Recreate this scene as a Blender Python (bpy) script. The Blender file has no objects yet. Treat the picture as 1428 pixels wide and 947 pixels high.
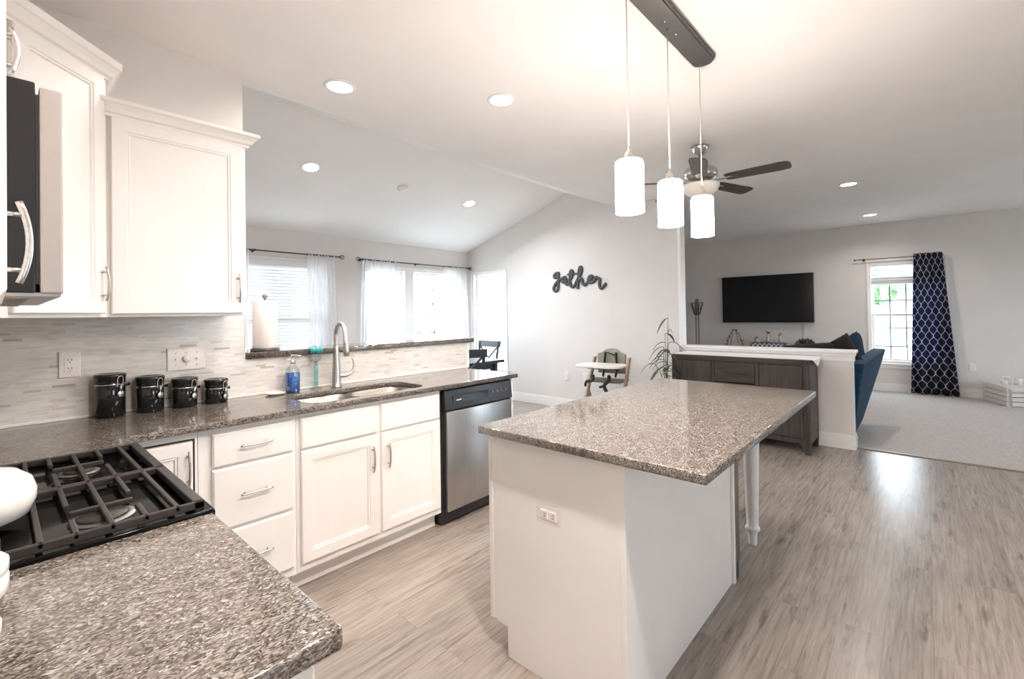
import bpy, bmesh, math, random
from mathutils import Vector, Matrix
random.seed(7)
PI = math.pi
SC = bpy.context.scene
COL = SC.collection

# ------------------------------------------------------------------ camera
f_px, c_y, yaw, pit, rol, cam_h = 644.32, 430.95, 0.7298, 0.0102, -0.0153, 1.3603
W_PX, H_PX = 1428.0, 947.0
fw = Vector((math.cos(yaw)*math.cos(pit), math.sin(yaw)*math.cos(pit), math.sin(pit)))
r0 = Vector((math.sin(yaw), -math.cos(yaw), 0)); u0 = r0.cross(fw)
rt = math.cos(rol)*r0 + math.sin(rol)*u0
up = -math.sin(rol)*r0 + math.cos(rol)*u0
cd = bpy.data.cameras.new('camera'); cam = bpy.data.objects.new('camera', cd); COL.objects.link(cam)
M3 = Matrix((rt, up, -fw)).transposed()
cam.matrix_world = Matrix.Translation((0, 0, cam_h)) @ M3.to_4x4()
cd.sensor_fit = 'HORIZONTAL'; cd.sensor_width = 36.0
cd.lens = 36.0*f_px/W_PX
cd.shift_y = (c_y - H_PX/2)/W_PX
cd.clip_start = 0.02; cd.clip_end = 300
SC.camera = cam

# ------------------------------------------------------------------ view, world
SC.view_settings.view_transform = 'Standard'; SC.view_settings.look = 'None'
SC.view_settings.gamma = 1.0; SC.view_settings.exposure = 1.06
SC.view_settings.use_curve_mapping = False
SC.cycles.use_denoising = True
SC.cycles.max_bounces = 10; SC.cycles.diffuse_bounces = 6; SC.cycles.transparent_max_bounces = 16
SC.cycles.caustics_reflective = False; SC.cycles.caustics_refractive = False
SC.cycles.sample_clamp_indirect = 6.0
SKY = 7.5
wd = bpy.data.worlds.new('sky'); SC.world = wd; wd.use_nodes = True
bg = wd.node_tree.nodes['Background']; bg.inputs['Color'].default_value = (0.78, 0.88, 1.0, 1); bg.inputs['Strength'].default_value = SKY
LAMP = 8.0        # recessed lamp power
PEND = 2.0         # pendant lamp power
WARM = (1.0, 0.90, 0.83)
WHITE = (1.0, 0.93, 0.86)
def portal(loc, rot, sx, sy):
    l = bpy.data.lights.new('window_portal', 'AREA'); l.shape = 'RECTANGLE'; l.size = sx; l.size_y = sy
    l.cycles.is_portal = True
    o = bpy.data.objects.new('window_portal', l); o.location = loc; o.rotation_euler = rot; COL.objects.link(o)

# ------------------------------------------------------------------ materials
MATS = {}
def nodes(name):
    m = bpy.data.materials.new(name); m.use_nodes = True; nt = m.node_tree
    return m, nt, nt.nodes['Principled BSDF']
def pm(name, col, rough=0.5, metal=0.0, spec=0.5, noise=0.0, nscale=30, bump=0.0, bscale=200, coat=0.0, sheen=0.0):
    if name in MATS: return MATS[name]
    m, nt, b = nodes(name)
    b.inputs['Roughness'].default_value = rough; b.inputs['Metallic'].default_value = metal
    b.inputs['Specular IOR Level'].default_value = spec; b.inputs['Coat Weight'].default_value = coat
    b.inputs['Sheen Weight'].default_value = sheen
    tc = nt.nodes.new('ShaderNodeTexCoord')
    n = nt.nodes.new('ShaderNodeTexNoise'); n.inputs['Scale'].default_value = nscale; n.inputs['Detail'].default_value = 4
    nt.links.new(tc.outputs['Object'], n.inputs['Vector'])
    r = nt.nodes.new('ShaderNodeValToRGB')
    r.color_ramp.elements[0].position = .3; r.color_ramp.elements[1].position = .7
    a = max(noise, .015)
    r.color_ramp.elements[0].color = (*[c*(1-a) for c in col], 1)
    r.color_ramp.elements[1].color = (*[min(1, c*(1+a)) for c in col], 1)
    nt.links.new(n.outputs['Fac'], r.inputs['Fac']); nt.links.new(r.outputs['Color'], b.inputs['Base Color'])
    if bump:
        n2 = nt.nodes.new('ShaderNodeTexNoise'); n2.inputs['Scale'].default_value = bscale; n2.inputs['Detail'].default_value = 3
        nt.links.new(tc.outputs['Object'], n2.inputs['Vector'])
        bp = nt.nodes.new('ShaderNodeBump'); bp.inputs['Strength'].default_value = bump; bp.inputs['Distance'].default_value = .004
        nt.links.new(n2.outputs['Fac'], bp.inputs['Height']); nt.links.new(bp.outputs['Normal'], b.inputs['Normal'])
    MATS[name] = m
    return m
def ramp(nt, els):
    r = nt.nodes.new('ShaderNodeValToRGB'); cr = r.color_ramp
    while len(cr.elements) < len(els): cr.elements.new(.5)
    for e, (p, c) in zip(cr.elements, els):
        e.position = p; e.color = (*c, 1)
    return r
def mapping(nt, scale=(1, 1, 1), rot=(0, 0, 0), loc=(0, 0, 0)):
    tc = nt.nodes.new('ShaderNodeTexCoord'); mp = nt.nodes.new('ShaderNodeMapping')
    mp.inputs['Scale'].default_value = scale; mp.inputs['Rotation'].default_value = rot; mp.inputs['Location'].default_value = loc
    nt.links.new(tc.outputs['Object'], mp.inputs['Vector']); return mp
def mixc(nt, mode, fac, a, b):
    n = nt.nodes.new('ShaderNodeMix'); n.data_type = 'RGBA'; n.blend_type = mode
    for s, v in ((0, fac), (6, a), (7, b)):
        if hasattr(v, 'links'): nt.links.new(v, n.inputs[s])
        else: n.inputs[s].default_value = v if s == 0 else (*v, 1)
    return n.outputs[2]
def m_granite():
    m, nt, b = nodes('granite')
    mp = mapping(nt, (1, 1, 1), (0, 0, .5))
    v = nt.nodes.new('ShaderNodeTexVoronoi'); v.inputs['Scale'].default_value = 370; v.inputs['Randomness'].default_value = 1
    st = mapping(nt, (.62, 1.15, 1), (0, 0, .5))
    nd = nt.nodes.new('ShaderNodeTexNoise'); nd.inputs['Scale'].default_value = 60; nd.inputs['Detail'].default_value = 2
    nt.links.new(st.outputs[0], nd.inputs['Vector'])
    va = nt.nodes.new('ShaderNodeVectorMath'); va.operation = 'SCALE'; va.inputs['Scale'].default_value = .018
    nt.links.new(nd.outputs['Color'], va.inputs[0])
    ad = nt.nodes.new('ShaderNodeVectorMath'); ad.operation = 'ADD'
    nt.links.new(st.outputs[0], ad.inputs[0]); nt.links.new(va.outputs[0], ad.inputs[1])
    nt.links.new(ad.outputs[0], v.inputs['Vector'])
    sp = nt.nodes.new('ShaderNodeSeparateColor'); nt.links.new(v.outputs['Color'], sp.inputs[0])
    r = ramp(nt, [(0, (.018, .015, .013)), (.18, (.062, .051, .044)), (.46, (.135, .113, .096)), (.74, (.20, .174, .151)), (.93, (.285, .256, .229)), (1, (.43, .40, .37))])
    nt.links.new(sp.outputs[0], r.inputs['Fac'])
    n2 = nt.nodes.new('ShaderNodeTexNoise'); n2.inputs['Scale'].default_value = 34; n2.inputs['Detail'].default_value = 6; n2.inputs['Roughness'].default_value = .7
    nt.links.new(st.outputs[0], n2.inputs['Vector'])
    r2 = ramp(nt, [(.30, (.62, .59, .57)), (.5, (1, 1, 1)), (.70, (1.2, 1.19, 1.18))]); nt.links.new(n2.outputs['Fac'], r2.inputs['Fac'])
    c = mixc(nt, 'MULTIPLY', 1.0, r.outputs['Color'], r2.outputs['Color'])
    nt.links.new(c, b.inputs['Base Color'])
    b.inputs['Roughness'].default_value = .09; b.inputs['Specular IOR Level'].default_value = .6
    return m
def m_floor():
    m, nt, b = nodes('plank_floor')
    mp = mapping(nt)
    br = nt.nodes.new('ShaderNodeTexBrick'); br.inputs['Color1'].default_value = (0, 0, 0, 1); br.inputs['Color2'].default_value = (1, 1, 1, 1)
    br.inputs['Mortar'].default_value = (.3, .3, .3, 1); br.inputs['Scale'].default_value = 1; br.inputs['Mortar Size'].default_value = .0012
    br.inputs['Brick Width'].default_value = 1.22; br.inputs['Row Height'].default_value = .152; br.offset = .37
    nt.links.new(mp.outputs[0], br.inputs['Vector'])
    # each plank shifts its own grain
    va = nt.nodes.new('ShaderNodeVectorMath'); va.operation = 'MULTIPLY_ADD'
    va.inputs[1].default_value = (7, 3, 5)
    nt.links.new(br.outputs['Color'], va.inputs[0]); nt.links.new(mp.outputs[0], va.inputs[2])
    mg = nt.nodes.new('ShaderNodeMapping'); mg.inputs['Scale'].default_value = (1.6, 30, 1); nt.links.new(va.outputs[0], mg.inputs['Vector'])
    n = nt.nodes.new('ShaderNodeTexNoise'); n.inputs['Scale'].default_value = 2.2; n.inputs['Detail'].default_value = 9; n.inputs['Roughness'].default_value = .68; n.inputs['Distortion'].default_value = .35
    nt.links.new(mg.outputs[0], n.inputs['Vector'])
    r = ramp(nt, [(.28, (.165, .134, .112)), (.43, (.262, .220, .188)), (.57, (.325, .280, .244)), (.75, (.40, .352, .312))])
    nt.links.new(n.outputs['Fac'], r.inputs['Fac'])
    mk = nt.nodes.new('ShaderNodeMapping'); mk.inputs['Scale'].default_value = (1.5, 9, 1); nt.links.new(va.outputs[0], mk.inputs['Vector'])
    k = nt.nodes.new('ShaderNodeTexNoise'); k.inputs['Scale'].default_value = 2.2; k.inputs['Detail'].default_value = 7; k.inputs['Roughness'].default_value = .6
    nt.links.new(mk.outputs[0], k.inputs['Vector'])
    rk = ramp(nt, [(.28, (.50, .48, .46)), (.43, (1, 1, 1)), (1, (1.03, 1.03, 1.03))]); nt.links.new(k.outputs['Fac'], rk.inputs['Fac'])
    c = mixc(nt, 'MULTIPLY', 1.0, r.outputs['Color'], rk.outputs['Color'])
    rb = ramp(nt, [(0, (.94, .935, .93)), (1, (1.05, 1.045, 1.04))]); nt.links.new(br.outputs['Color'], rb.inputs['Fac'])
    c = mixc(nt, 'MULTIPLY', 1.0, c, rb.outputs['Color'])
    rm = ramp(nt, [(0, (1, 1, 1)), (1, (.78, .75, .73))]); nt.links.new(br.outputs['Fac'], rm.inputs['Fac'])
    c = mixc(nt, 'MULTIPLY', 1.0, c, rm.outputs['Color'])
    nt.links.new(c, b.inputs['Base Color'])
    b.inputs['Roughness'].default_value = .27; b.inputs['Specular IOR Level'].default_value = .5
    return m
def m_splash():
    m, nt, b = nodes('mosaic_tile')
    tc = nt.nodes.new('ShaderNodeTexCoord'); sx = nt.nodes.new('ShaderNodeSeparateXYZ'); nt.links.new(tc.outputs['Object'], sx.inputs[0])
    su = nt.nodes.new('ShaderNodeMath'); su.operation = 'ADD'; nt.links.new(sx.outputs['X'], su.inputs[0]); nt.links.new(sx.outputs['Y'], su.inputs[1])
    cb = nt.nodes.new('ShaderNodeCombineXYZ'); nt.links.new(su.outputs[0], cb.inputs['X']); nt.links.new(sx.outputs['Z'], cb.inputs['Y'])
    br = nt.nodes.new('ShaderNodeTexBrick'); br.inputs['Color1'].default_value = (0, 0, 0, 1); br.inputs['Color2'].default_value = (1, 1, 1, 1)
    br.inputs['Mortar'].default_value = (.8, .8, .8, 1); br.inputs['Scale'].default_value = 1; br.inputs['Mortar Size'].default_value = .0007
    br.inputs['Brick Width'].default_value = .078; br.inputs['Row Height'].default_value = .0125; br.offset = .41; br.offset_frequency = 3; br.squash = .72; br.squash_frequency = 2
    nt.links.new(cb.outputs[0], br.inputs['Vector'])
    r = ramp(nt, [(0, (.42, .38, .35)), (.03, (.56, .52, .48)), (.07, (.66, .62, .585)), (.2, (.68, .64, .60)), (.6, (.715, .68, .64)), (1, (.76, .735, .70))])
    nt.links.new(br.outputs['Color'], r.inputs['Fac'])
    mp = nt.nodes.new('ShaderNodeMapping'); mp.inputs['Scale'].default_value = (14, 90, 1); nt.links.new(cb.outputs[0], mp.inputs['Vector'])
    n = nt.nodes.new('ShaderNodeTexNoise'); n.inputs['Scale'].default_value = 1; n.inputs['Detail'].default_value = 5; nt.links.new(mp.outputs[0], n.inputs['Vector'])
    r2 = ramp(nt, [(.3, (.88, .87, .86)), (.6, (1, 1, 1))]); nt.links.new(n.outputs['Fac'], r2.inputs['Fac'])
    c = mixc(nt, 'MULTIPLY', 1.0, r.outputs['Color'], r2.outputs['Color'])
    nt.links.new(c, b.inputs['Base Color']); b.inputs['Roughness'].default_value = .22
    bp = nt.nodes.new('ShaderNodeBump'); bp.inputs['Strength'].default_value = .25; bp.inputs['Distance'].default_value = .002; bp.invert = True
    nt.links.new(br.outputs['Fac'], bp.inputs['Height']); nt.links.new(bp.outputs['Normal'], b.inputs['Normal'])
    return m
def m_wood(name, dark, light, axis='z', rough=.5):
    m, nt, b = nodes(name)
    s = {'z': (18, 18, 1.1), 'y': (18, 1.1, 18), 'x': (1.1, 18, 18)}[axis]
    mp = mapping(nt, s)
    n = nt.nodes.new('ShaderNodeTexNoise'); n.inputs['Scale'].default_value = 2.2; n.inputs['Detail'].default_value = 6; n.inputs['Roughness'].default_value = .6; n.inputs['Distortion'].default_value = .3
    nt.links.new(mp.outputs[0], n.inputs['Vector'])
    r = ramp(nt, [(.3, dark), (.7, light)]); nt.links.new(n.outputs['Fac'], r.inputs['Fac'])
    nt.links.new(r.outputs['Color'], b.inputs['Base Color']); b.inputs['Roughness'].default_value = rough
    return m
def m_brushed(name, col, axis=(1, 1, 90), rough=.28):
    m, nt, b = nodes(name)
    mp = mapping(nt, axis); n = nt.nodes.new('ShaderNodeTexNoise'); n.inputs['Scale'].default_value = 6; n.inputs['Detail'].default_value = 4
    nt.links.new(mp.outputs[0], n.inputs['Vector'])
    r = ramp(nt, [(.3, tuple(c*.86 for c in col)), (.7, tuple(min(1, c*1.1) for c in col))]); nt.links.new(n.outputs['Fac'], r.inputs['Fac'])
    nt.links.new(r.outputs['Color'], b.inputs['Base Color'])
    b.inputs['Metallic'].default_value = 1; b.inputs['Roughness'].default_value = rough
    return m
def m_glass(name, tint=(1, 1, 1), gloss=.08):
    m, nt, b = nodes(name); nt.nodes.remove(b)
    t = nt.nodes.new('ShaderNodeBsdfTransparent'); t.inputs['Color'].default_value = (*tint, 1)
    g = nt.nodes.new('ShaderNodeBsdfGlossy'); g.inputs['Roughness'].default_value = .02
    mx = nt.nodes.new('ShaderNodeMixShader'); mx.inputs[0].default_value = gloss
    nt.links.new(t.outputs[0], mx.inputs[1]); nt.links.new(g.outputs[0], mx.inputs[2])
    nt.links.new(mx.outputs[0], nt.nodes['Material Output'].inputs['Surface']); return m
def m_sheer():
    m, nt, b = nodes('sheer_fabric'); nt.nodes.remove(b)
    t = nt.nodes.new('ShaderNodeBsdfTransparent'); t.inputs['Color'].default_value = (.97, .98, 1, 1)
    tl = nt.nodes.new('ShaderNodeBsdfTranslucent'); tl.inputs['Color'].default_value = (.92, .90, .89, 1)
    d = nt.nodes.new('ShaderNodeBsdfDiffuse'); d.inputs['Color'].default_value = (.88, .86, .85, 1)
    mp = mapping(nt, (1, 1, 1)); n = nt.nodes.new('ShaderNodeTexNoise'); n.inputs['Scale'].default_value = 400; nt.links.new(mp.outputs[0], n.inputs['Vector'])
    a = nt.nodes.new('ShaderNodeMixShader'); a.inputs[0].default_value = .5
    nt.links.new(tl.outputs[0], a.inputs[1]); nt.links.new(d.outputs[0], a.inputs[2])
    r = ramp(nt, [(.35, (.45, .45, .45)), (.65, (.72, .72, .72))]); nt.links.new(n.outputs['Fac'], r.inputs['Fac'])
    mx = nt.nodes.new('ShaderNodeMixShader'); nt.links.new(r.outputs['Color'], mx.inputs[0])
    nt.links.new(t.outputs[0], mx.inputs[1]); nt.links.new(a.outputs[0], mx.inputs[2])
    nt.links.new(mx.outputs[0], nt.nodes['Material Output'].inputs['Surface']); return m
def m_emit(name, col, strength, base=(.9, .9, .88)):
    m, nt, b = nodes(name); b.inputs['Base Color'].default_value = (*base, 1)
    b.inputs['Emission Color'].default_value = (*col, 1); b.inputs['Emission Strength'].default_value = strength
    b.inputs['Roughness'].default_value = .3; return m
def m_chain():
    # navy cloth woven with interlocking white ovals, laid out on the cloth's own UV
    m, nt, b = nodes('chain_print_fabric')
    tc = nt.nodes.new('ShaderNodeTexCoord'); sx = nt.nodes.new('ShaderNodeSeparateXYZ'); nt.links.new(tc.outputs['UV'], sx.inputs[0])
    def mt(op, a, c=None):
        n = nt.nodes.new('ShaderNodeMath'); n.operation = op
        for i, v in enumerate((a, c)):
            if v is None: continue
            if hasattr(v, 'links'): nt.links.new(v, n.inputs[i])
            else: n.inputs[i].default_value = v
        return n.outputs[0]
    U, V = sx.outputs['X'], sx.outputs['Y']
    pw, ph = .145, .19
    s = mt('SINE', mt('MULTIPLY', V, 2*PI/ph))
    def line(ph_, sgn):
        p = mt('ADD', mt('MULTIPLY', U, 1/pw), mt('MULTIPLY', s, .26*sgn))
        fr = mt('FRACT', mt('ADD', p, ph_))
        return mt('LESS_THAN', mt('ABSOLUTE', mt('SUBTRACT', fr, .5)), .055)
    mk = mt('MAXIMUM', line(0.0, 1), line(.5, -1))
    c = mixc(nt, 'MIX', mk, (.010, .011, .024), (.55, .54, .56))
    nt.links.new(c, b.inputs['Base Color']); b.inputs['Roughness'].default_value = .85
    # thin cloth: daylight shines through it
    tl = nt.nodes.new('ShaderNodeBsdfTranslucent')
    c2 = mixc(nt, 'MIX', mk, (.04, .085, .27), (.5, .53, .64)); nt.links.new(c2, tl.inputs['Color'])
    mx = nt.nodes.new('ShaderNodeMixShader'); mx.inputs[0].default_value = .30
    nt.links.new(b.outputs[0], mx.inputs[1]); nt.links.new(tl.outputs[0], mx.inputs[2])
    nt.links.new(mx.outputs[0], nt.nodes['Material Output'].inputs['Surface'])
    return m
GRANITE = m_granite(); FLOOR = m_floor(); SPLASH = m_splash()
STEEL = m_brushed('brushed_steel', (.60, .59, .585)); STEELV = m_brushed('brushed_steel_upright', (.50, .49, .485), (90, 90, 1), .3)
NICKEL = m_brushed('brushed_nickel', (.58, .55, .52), (40, 40, 40), .3)
SINKST = m_brushed('sink_steel', (.36, .335, .31), (60, 1, 1), .42)
PAINT = pm('wall_paint', (.71, .68, .66), .75, noise=.02, nscale=3, bump=.05, bscale=350)
CEIL = pm('ceiling_paint', (.88, .845, .83), .85, noise=.02, nscale=2, bump=.05, bscale=300)
TRIM = pm('trim_paint', (.84, .83, .82), .35, noise=.015)
CAB = pm('cabinet_paint', (.86, .83, .80), .32, noise=.02, nscale=5)
CABS = pm('island_paint', (.85, .83, .81), .35, noise=.02, nscale=5)
CARPET = pm('carpet_pile', (.41, .37, .345), .95, noise=.22, nscale=55, bump=.9, bscale=320, sheen=.3)
BLACK = pm('black_enamel', (.006, .006, .006), .09, spec=.10)
IRON = pm('cast_iron', (.028, .023, .021), .5, noise=.12, nscale=120, bump=.1, bscale=500)
BLACKP = pm('black_plastic', (.016, .016, .018), .28)
RODM = pm('black_rod', (.02, .019, .018), .4)
CERB = pm('black_ceramic', (.010, .010, .011), .08, spec=.65)
CHROME = pm('chrome', (.72, .71, .70), .12, metal=1)
WPLA = pm('white_plastic', (.82, .77, .73), .3)
WCER = pm('white_enamel', (.80, .77, .73), .12, spec=.6)
PAPER = pm('paper_towel', (.86, .80, .77), .9, noise=.03, nscale=60, bump=.4, bscale=120)
WOODD = m_wood('dark_stained_wood', (.022, .016, .014), (.064, .050, .045), 'z', .5)
WOODDY = m_wood('dark_stained_wood_lengthwise', (.020, .015, .013), (.056, .044, .039), 'y', .45)
WOODCH = m_wood('beech_wood', (.30, .19, .13), (.46, .31, .22), 'z', .5)
WOODB = m_wood('black_wood', (.015, .017, .022), (.035, .038, .048), 'x', .4)
WOODL = m_wood('whitewashed_wood', (.60, .57, .54), (.72, .69, .66), 'y', .7)
BLADE = m_wood('fan_blade_wood', (.045, .035, .030), (.085, .07, .062), 'x', .4)
SLATE = pm('sign_paint', (.055, .058, .066), .6, noise=.15, nscale=40)
GREENF = pm('sage_vinyl', (.30, .31, .25), .6, noise=.04)
WEB = pm('black_webbing', (.014, .014, .015), .7)
SOFA = pm('navy_upholstery', (.006, .038, .075), .75, spec=.2, noise=.3, nscale=25, bump=.3, bscale=500, sheen=.05)
CUSH = pm('charcoal_cushion', (.014, .012, .014), .85, spec=.2, noise=.25, nscale=60, bump=.3, bscale=400, sheen=.05)
CUSHN = pm('navy_cushion', (.008, .022, .048), .8, spec=.2, noise=.2, nscale=60, bump=.3, bscale=400, sheen=.05)
RUNNER = pm('white_linen', (.82, .80, .80), .85, noise=.03, bump=.3, bscale=600)
LEAF = pm('leaf_green', (.055, .085, .048), .5, noise=.3, nscale=14)
STEM = pm('stem_green', (.10, .13, .06), .5, noise=.2)
PLANTG = pm('grey_green_leaf', (.09, .105, .085), .6, noise=.3, nscale=40)
GLASS = m_glass('window_glass', (.98, 1, 1), .05); VASE = m_glass('clear_glass', (.90, .93, .92), .12)
BLUEL = pm('blue_soap', (.004, .075, .32), .12); TEAL = pm('teal_bristle', (.09, .48, .46), .6, noise=.1, nscale=80)
TEALC = m_glass('pale_teal_plastic', (.62, .86, .86), .15); CLEARP = m_glass('clear_plastic', (.93, .90, .90), .12)
SHEER = m_sheer(); CHAIN = m_chain()
SLAT = pm('blind_slat', (.84, .84, .85), .5)
SCREEN = pm('tv_screen', (.006, .006, .007), .14, spec=.5)
LENS = m_emit('lamp_lens', (1, .95, .88), 9.0)
SHADE = m_emit('opal_glass', (1, .91, .83), 32)
BOWL = pm('fan_light_glass', (.80, .76, .70), .3)
CANDLE = pm('candle_wax', (.78, .73, .68), .6)
BOXP = pm('grey_box', (.10, .115, .13), .6)
LAWN = pm('lawn', (.40, .41, .37), .9, noise=.3, nscale=3)
TREEL = pm('tree_leaf', (.20, .32, .16), .8, noise=.35, nscale=2); BARK = pm('bark', (.16, .12, .09), .9, noise=.3)
SIDING = pm('pale_siding', (.55, .58, .62), .7)
CAULK = pm('white_caulk', (.80, .77, .74), .5)
BRASS = pm('pewter', (.16, .13, .11), .45, metal=.6)
COPPER = pm('copper_tip', (.35, .20, .15), .5)

# ------------------------------------------------------------------ mesh building
OFF = {}
class MB:
    def __init__(s): s.bm = bmesh.new(); s.uv = None
    def _take(s, b2):
        me = bpy.data.meshes.new('t'); b2.to_mesh(me); b2.free(); s.bm.from_mesh(me); bpy.data.meshes.remove(me)
    def box(s, x0, x1, y0, y1, z0, z1, bev=0.0, seg=2, mat=None, smooth=False):
        b = bmesh.new(); r = bmesh.ops.create_cube(b, size=1)
        for v in b.verts:
            v.co = Vector(((x0+x1)/2+v.co.x*(x1-x0), (y0+y1)/2+v.co.y*(y1-y0), (z0+z1)/2+v.co.z*(z1-z0)))
        if bev: bmesh.ops.bevel(b, geom=list(b.edges), offset=min(bev, .49*min(abs(x1-x0), abs(y1-y0), abs(z1-z0))), segments=seg, profile=.5, affect='EDGES')
        if smooth or (bev and seg > 2):
            for f in b.faces: f.smooth = True
        if mat is not None: b.transform(mat)
        s._take(b); return s
    def lathe(s, prof, c=(0, 0, 0), seg=32, mat=None, smooth=True):
        b = bmesh.new(); rings = []
        for (r, z) in prof:
            if r < 1e-6: rings.append([b.verts.new((0, 0, z))])
            else: rings.append([b.verts.new((r*math.cos(2*PI*k/seg), r*math.sin(2*PI*k/seg), z)) for k in range(seg)])
        for A, B in zip(rings, rings[1:]):
            if len(A) == 1 and len(B) == 1: continue
            for k in range(seg):
                j = (k+1) % seg
                if len(A) == 1: fc = b.faces.new((A[0], B[j], B[k]))
                elif len(B) == 1: fc = b.faces.new((A[k], A[j], B[0]))
                else: fc = b.faces.new((A[k], A[j], B[j], B[k]))
                fc.smooth = smooth
        bmesh.ops.recalc_face_normals(b, faces=b.faces)
        if mat is not None: b.transform(mat)
        b.transform(Matrix.Translation(c)); s._take(b); return s
    def tube(s, pts, r, seg=10, closed=False, flat=1.0):
        pts = [Vector(p) for p in pts]; n = len(pts)
        rs = r if isinstance(r, (list, tuple)) else [r]*n
        b = bmesh.new(); rings = []; prev = None
        for i in range(n):
            if closed: t = pts[(i+1) % n]-pts[i-1]
            else: t = pts[min(i+1, n-1)]-pts[max(i-1, 0)]
            t.normalize()
            if prev is None:
                a = Vector((0, 0, 1)) if abs(t.z) < .9 else Vector((1, 0, 0)); nn = t.cross(a).normalized()
            else:
                nn = (prev-t*prev.dot(t))
                nn = nn.normalized() if nn.length > 1e-6 else t.orthogonal().normalized()
            prev = nn; bb = t.cross(nn)
            rings.append([b.verts.new(pts[i]+rs[i]*(math.cos(2*PI*k/seg)*nn+flat*math.sin(2*PI*k/seg)*bb)) for k in range(seg)])
        m = n if closed else n-1
        for i in range(m):
            A, B = rings[i], rings[(i+1) % n]
            for k in range(seg):
                j = (k+1) % seg; f = b.faces.new((A[k], A[j], B[j], B[k])); f.smooth = True
        if not closed:
            b.faces.new(rings[0][::-1]); b.faces.new(rings[-1])
        bmesh.ops.recalc_face_normals(b, faces=b.faces); s._take(b); return s
    def prism(s, poly, z0, z1, mat=None, bev=0.0):
        b = bmesh.new(); lo = [b.verts.new((x, y, z0)) for x, y in poly]; hi = [b.verts.new((x, y, z1)) for x, y in poly]
        n = len(poly); b.faces.new(lo[::-1]); b.faces.new(hi)
        for i in range(n):
            j = (i+1) % n; b.faces.new((lo[i], lo[j], hi[j], hi[i]))
        bmesh.ops.recalc_face_normals(b, faces=b.faces)
        if bev: bmesh.ops.bevel(b, geom=list(b.edges), offset=bev, segments=2, profile=.5, affect='EDGES')
        if mat is not None: b.transform(mat)
        s._take(b); return s
    def hexa(s, lo, hi, bev=0.0, seg=2, smooth=False):
        b = bmesh.new(); L = [b.verts.new(p) for p in lo]; H = [b.verts.new(p) for p in hi]
        b.faces.new(L[::-1]); b.faces.new(H)
        for i in range(4): b.faces.new((L[i], L[(i+1) % 4], H[(i+1) % 4], H[i]))
        bmesh.ops.recalc_face_normals(b, faces=b.faces)
        if bev: bmesh.ops.bevel(b, geom=list(b.edges), offset=bev, segments=seg, profile=.5, affect='EDGES')
        if smooth:
            for f in b.faces: f.smooth = True
        s._take(b); return s
    def ell(s, c, r, seg=24, mat=None, p=1.0):
        b = bmesh.new(); bmesh.ops.create_uvsphere(b, u_segments=seg, v_segments=seg//2, radius=1)
        for v in b.verts:
            q = v.co.copy()
            if p != 1: q = Vector([math.copysign(abs(t)**p, t) for t in q])
            v.co = Vector((q.x*r[0], q.y*r[1], q.z*r[2]))
        for f in b.faces: f.smooth = True
        if mat is not None: b.transform(mat)
        b.transform(Matrix.Translation(c)); s._take(b); return s
    def panel(s, o, u, n, w, h, rings):
        # nested rectangles (inset, height above the back) -> a framed door face
        o, u, n = Vector(o), Vector(u).normalized(), Vector(n).normalized(); z = Vector((0, 0, 1))
        b = bmesh.new(); R = []
        for (i, d) in rings:
            R.append([b.verts.new(o+u*a+z*c+n*d) for a, c in ((i, i), (w-i, i), (w-i, h-i), (i, h-i))])
        for A, B in zip(R, R[1:]):
            for k in range(4):
                j = (k+1) % 4; b.faces.new((A[k], A[j], B[j], B[k]))
        b.faces.new(R[-1]); b.faces.new(R[0][::-1])
        bmesh.ops.recalc_face_normals(b, faces=b.faces); s._take(b); return s
    def loft(s, secs, smooth=True, cap=True):
        b = bmesh.new(); R = [[b.verts.new(p) for p in q] for q in secs]; n = len(R[0])
        for A, B in zip(R, R[1:]):
            for k in range(n):
                j = (k+1) % n; f = b.faces.new((A[k], A[j], B[j], B[k])); f.smooth = smooth
        if cap: b.faces.new(R[0][::-1]); b.faces.new(R[-1])
        bmesh.ops.recalc_face_normals(b, faces=b.faces); s._take(b); return s
    def build(s, name, mat, parent=None, local=False):
        me = bpy.data.meshes.new(name); 
        off = OFF.get(parent.name, Vector((0, 0, 0))) if parent is not None and not local else Vector((0, 0, 0))
        if off.length > 0: s.bm.transform(Matrix.Translation(-off))
        s.bm.to_mesh(me); s.bm.free(); me.materials.append(mat)
        o = bpy.data.objects.new(name, me); COL.objects.link(o)
        if parent is not None: o.parent = parent; OFF[o.name] = off
        return o
def thing(name, label, cat, loc=(0, 0, 0), rz=0.0, group=None):
    o = bpy.data.objects.new(name, None); COL.objects.link(o); o.location = loc; o.rotation_euler = (0, 0, rz)
    o.empty_display_size = .05; o['label'] = label; o['category'] = cat
    if group: o['group'] = group
    OFF[o.name] = Vector(loc) if rz == 0 else Vector((0, 0, 0))
    return o
def tag(o, label, cat, group=None):
    o['label'] = label; o['category'] = cat
    if group: o['group'] = group
    return o
def struct(name, mb, mat, label=None):
    o = mb.build(name, mat); o['kind'] = 'structure'
    if label: o['label'] = label
    return o
def dup(root, loc, label=None, rz=None):
    r = root.copy(); COL.objects.link(r); r.location = loc
    if rz is not None: r.rotation_euler = (0, 0, rz)
    if label: r['label'] = label
    for ch in list(root.children):
        c = ch.copy(); COL.objects.link(c); c.parent = r
        for g in ch.children:
            d = g.copy(); COL.objects.link(d); d.parent = c
    return r
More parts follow.
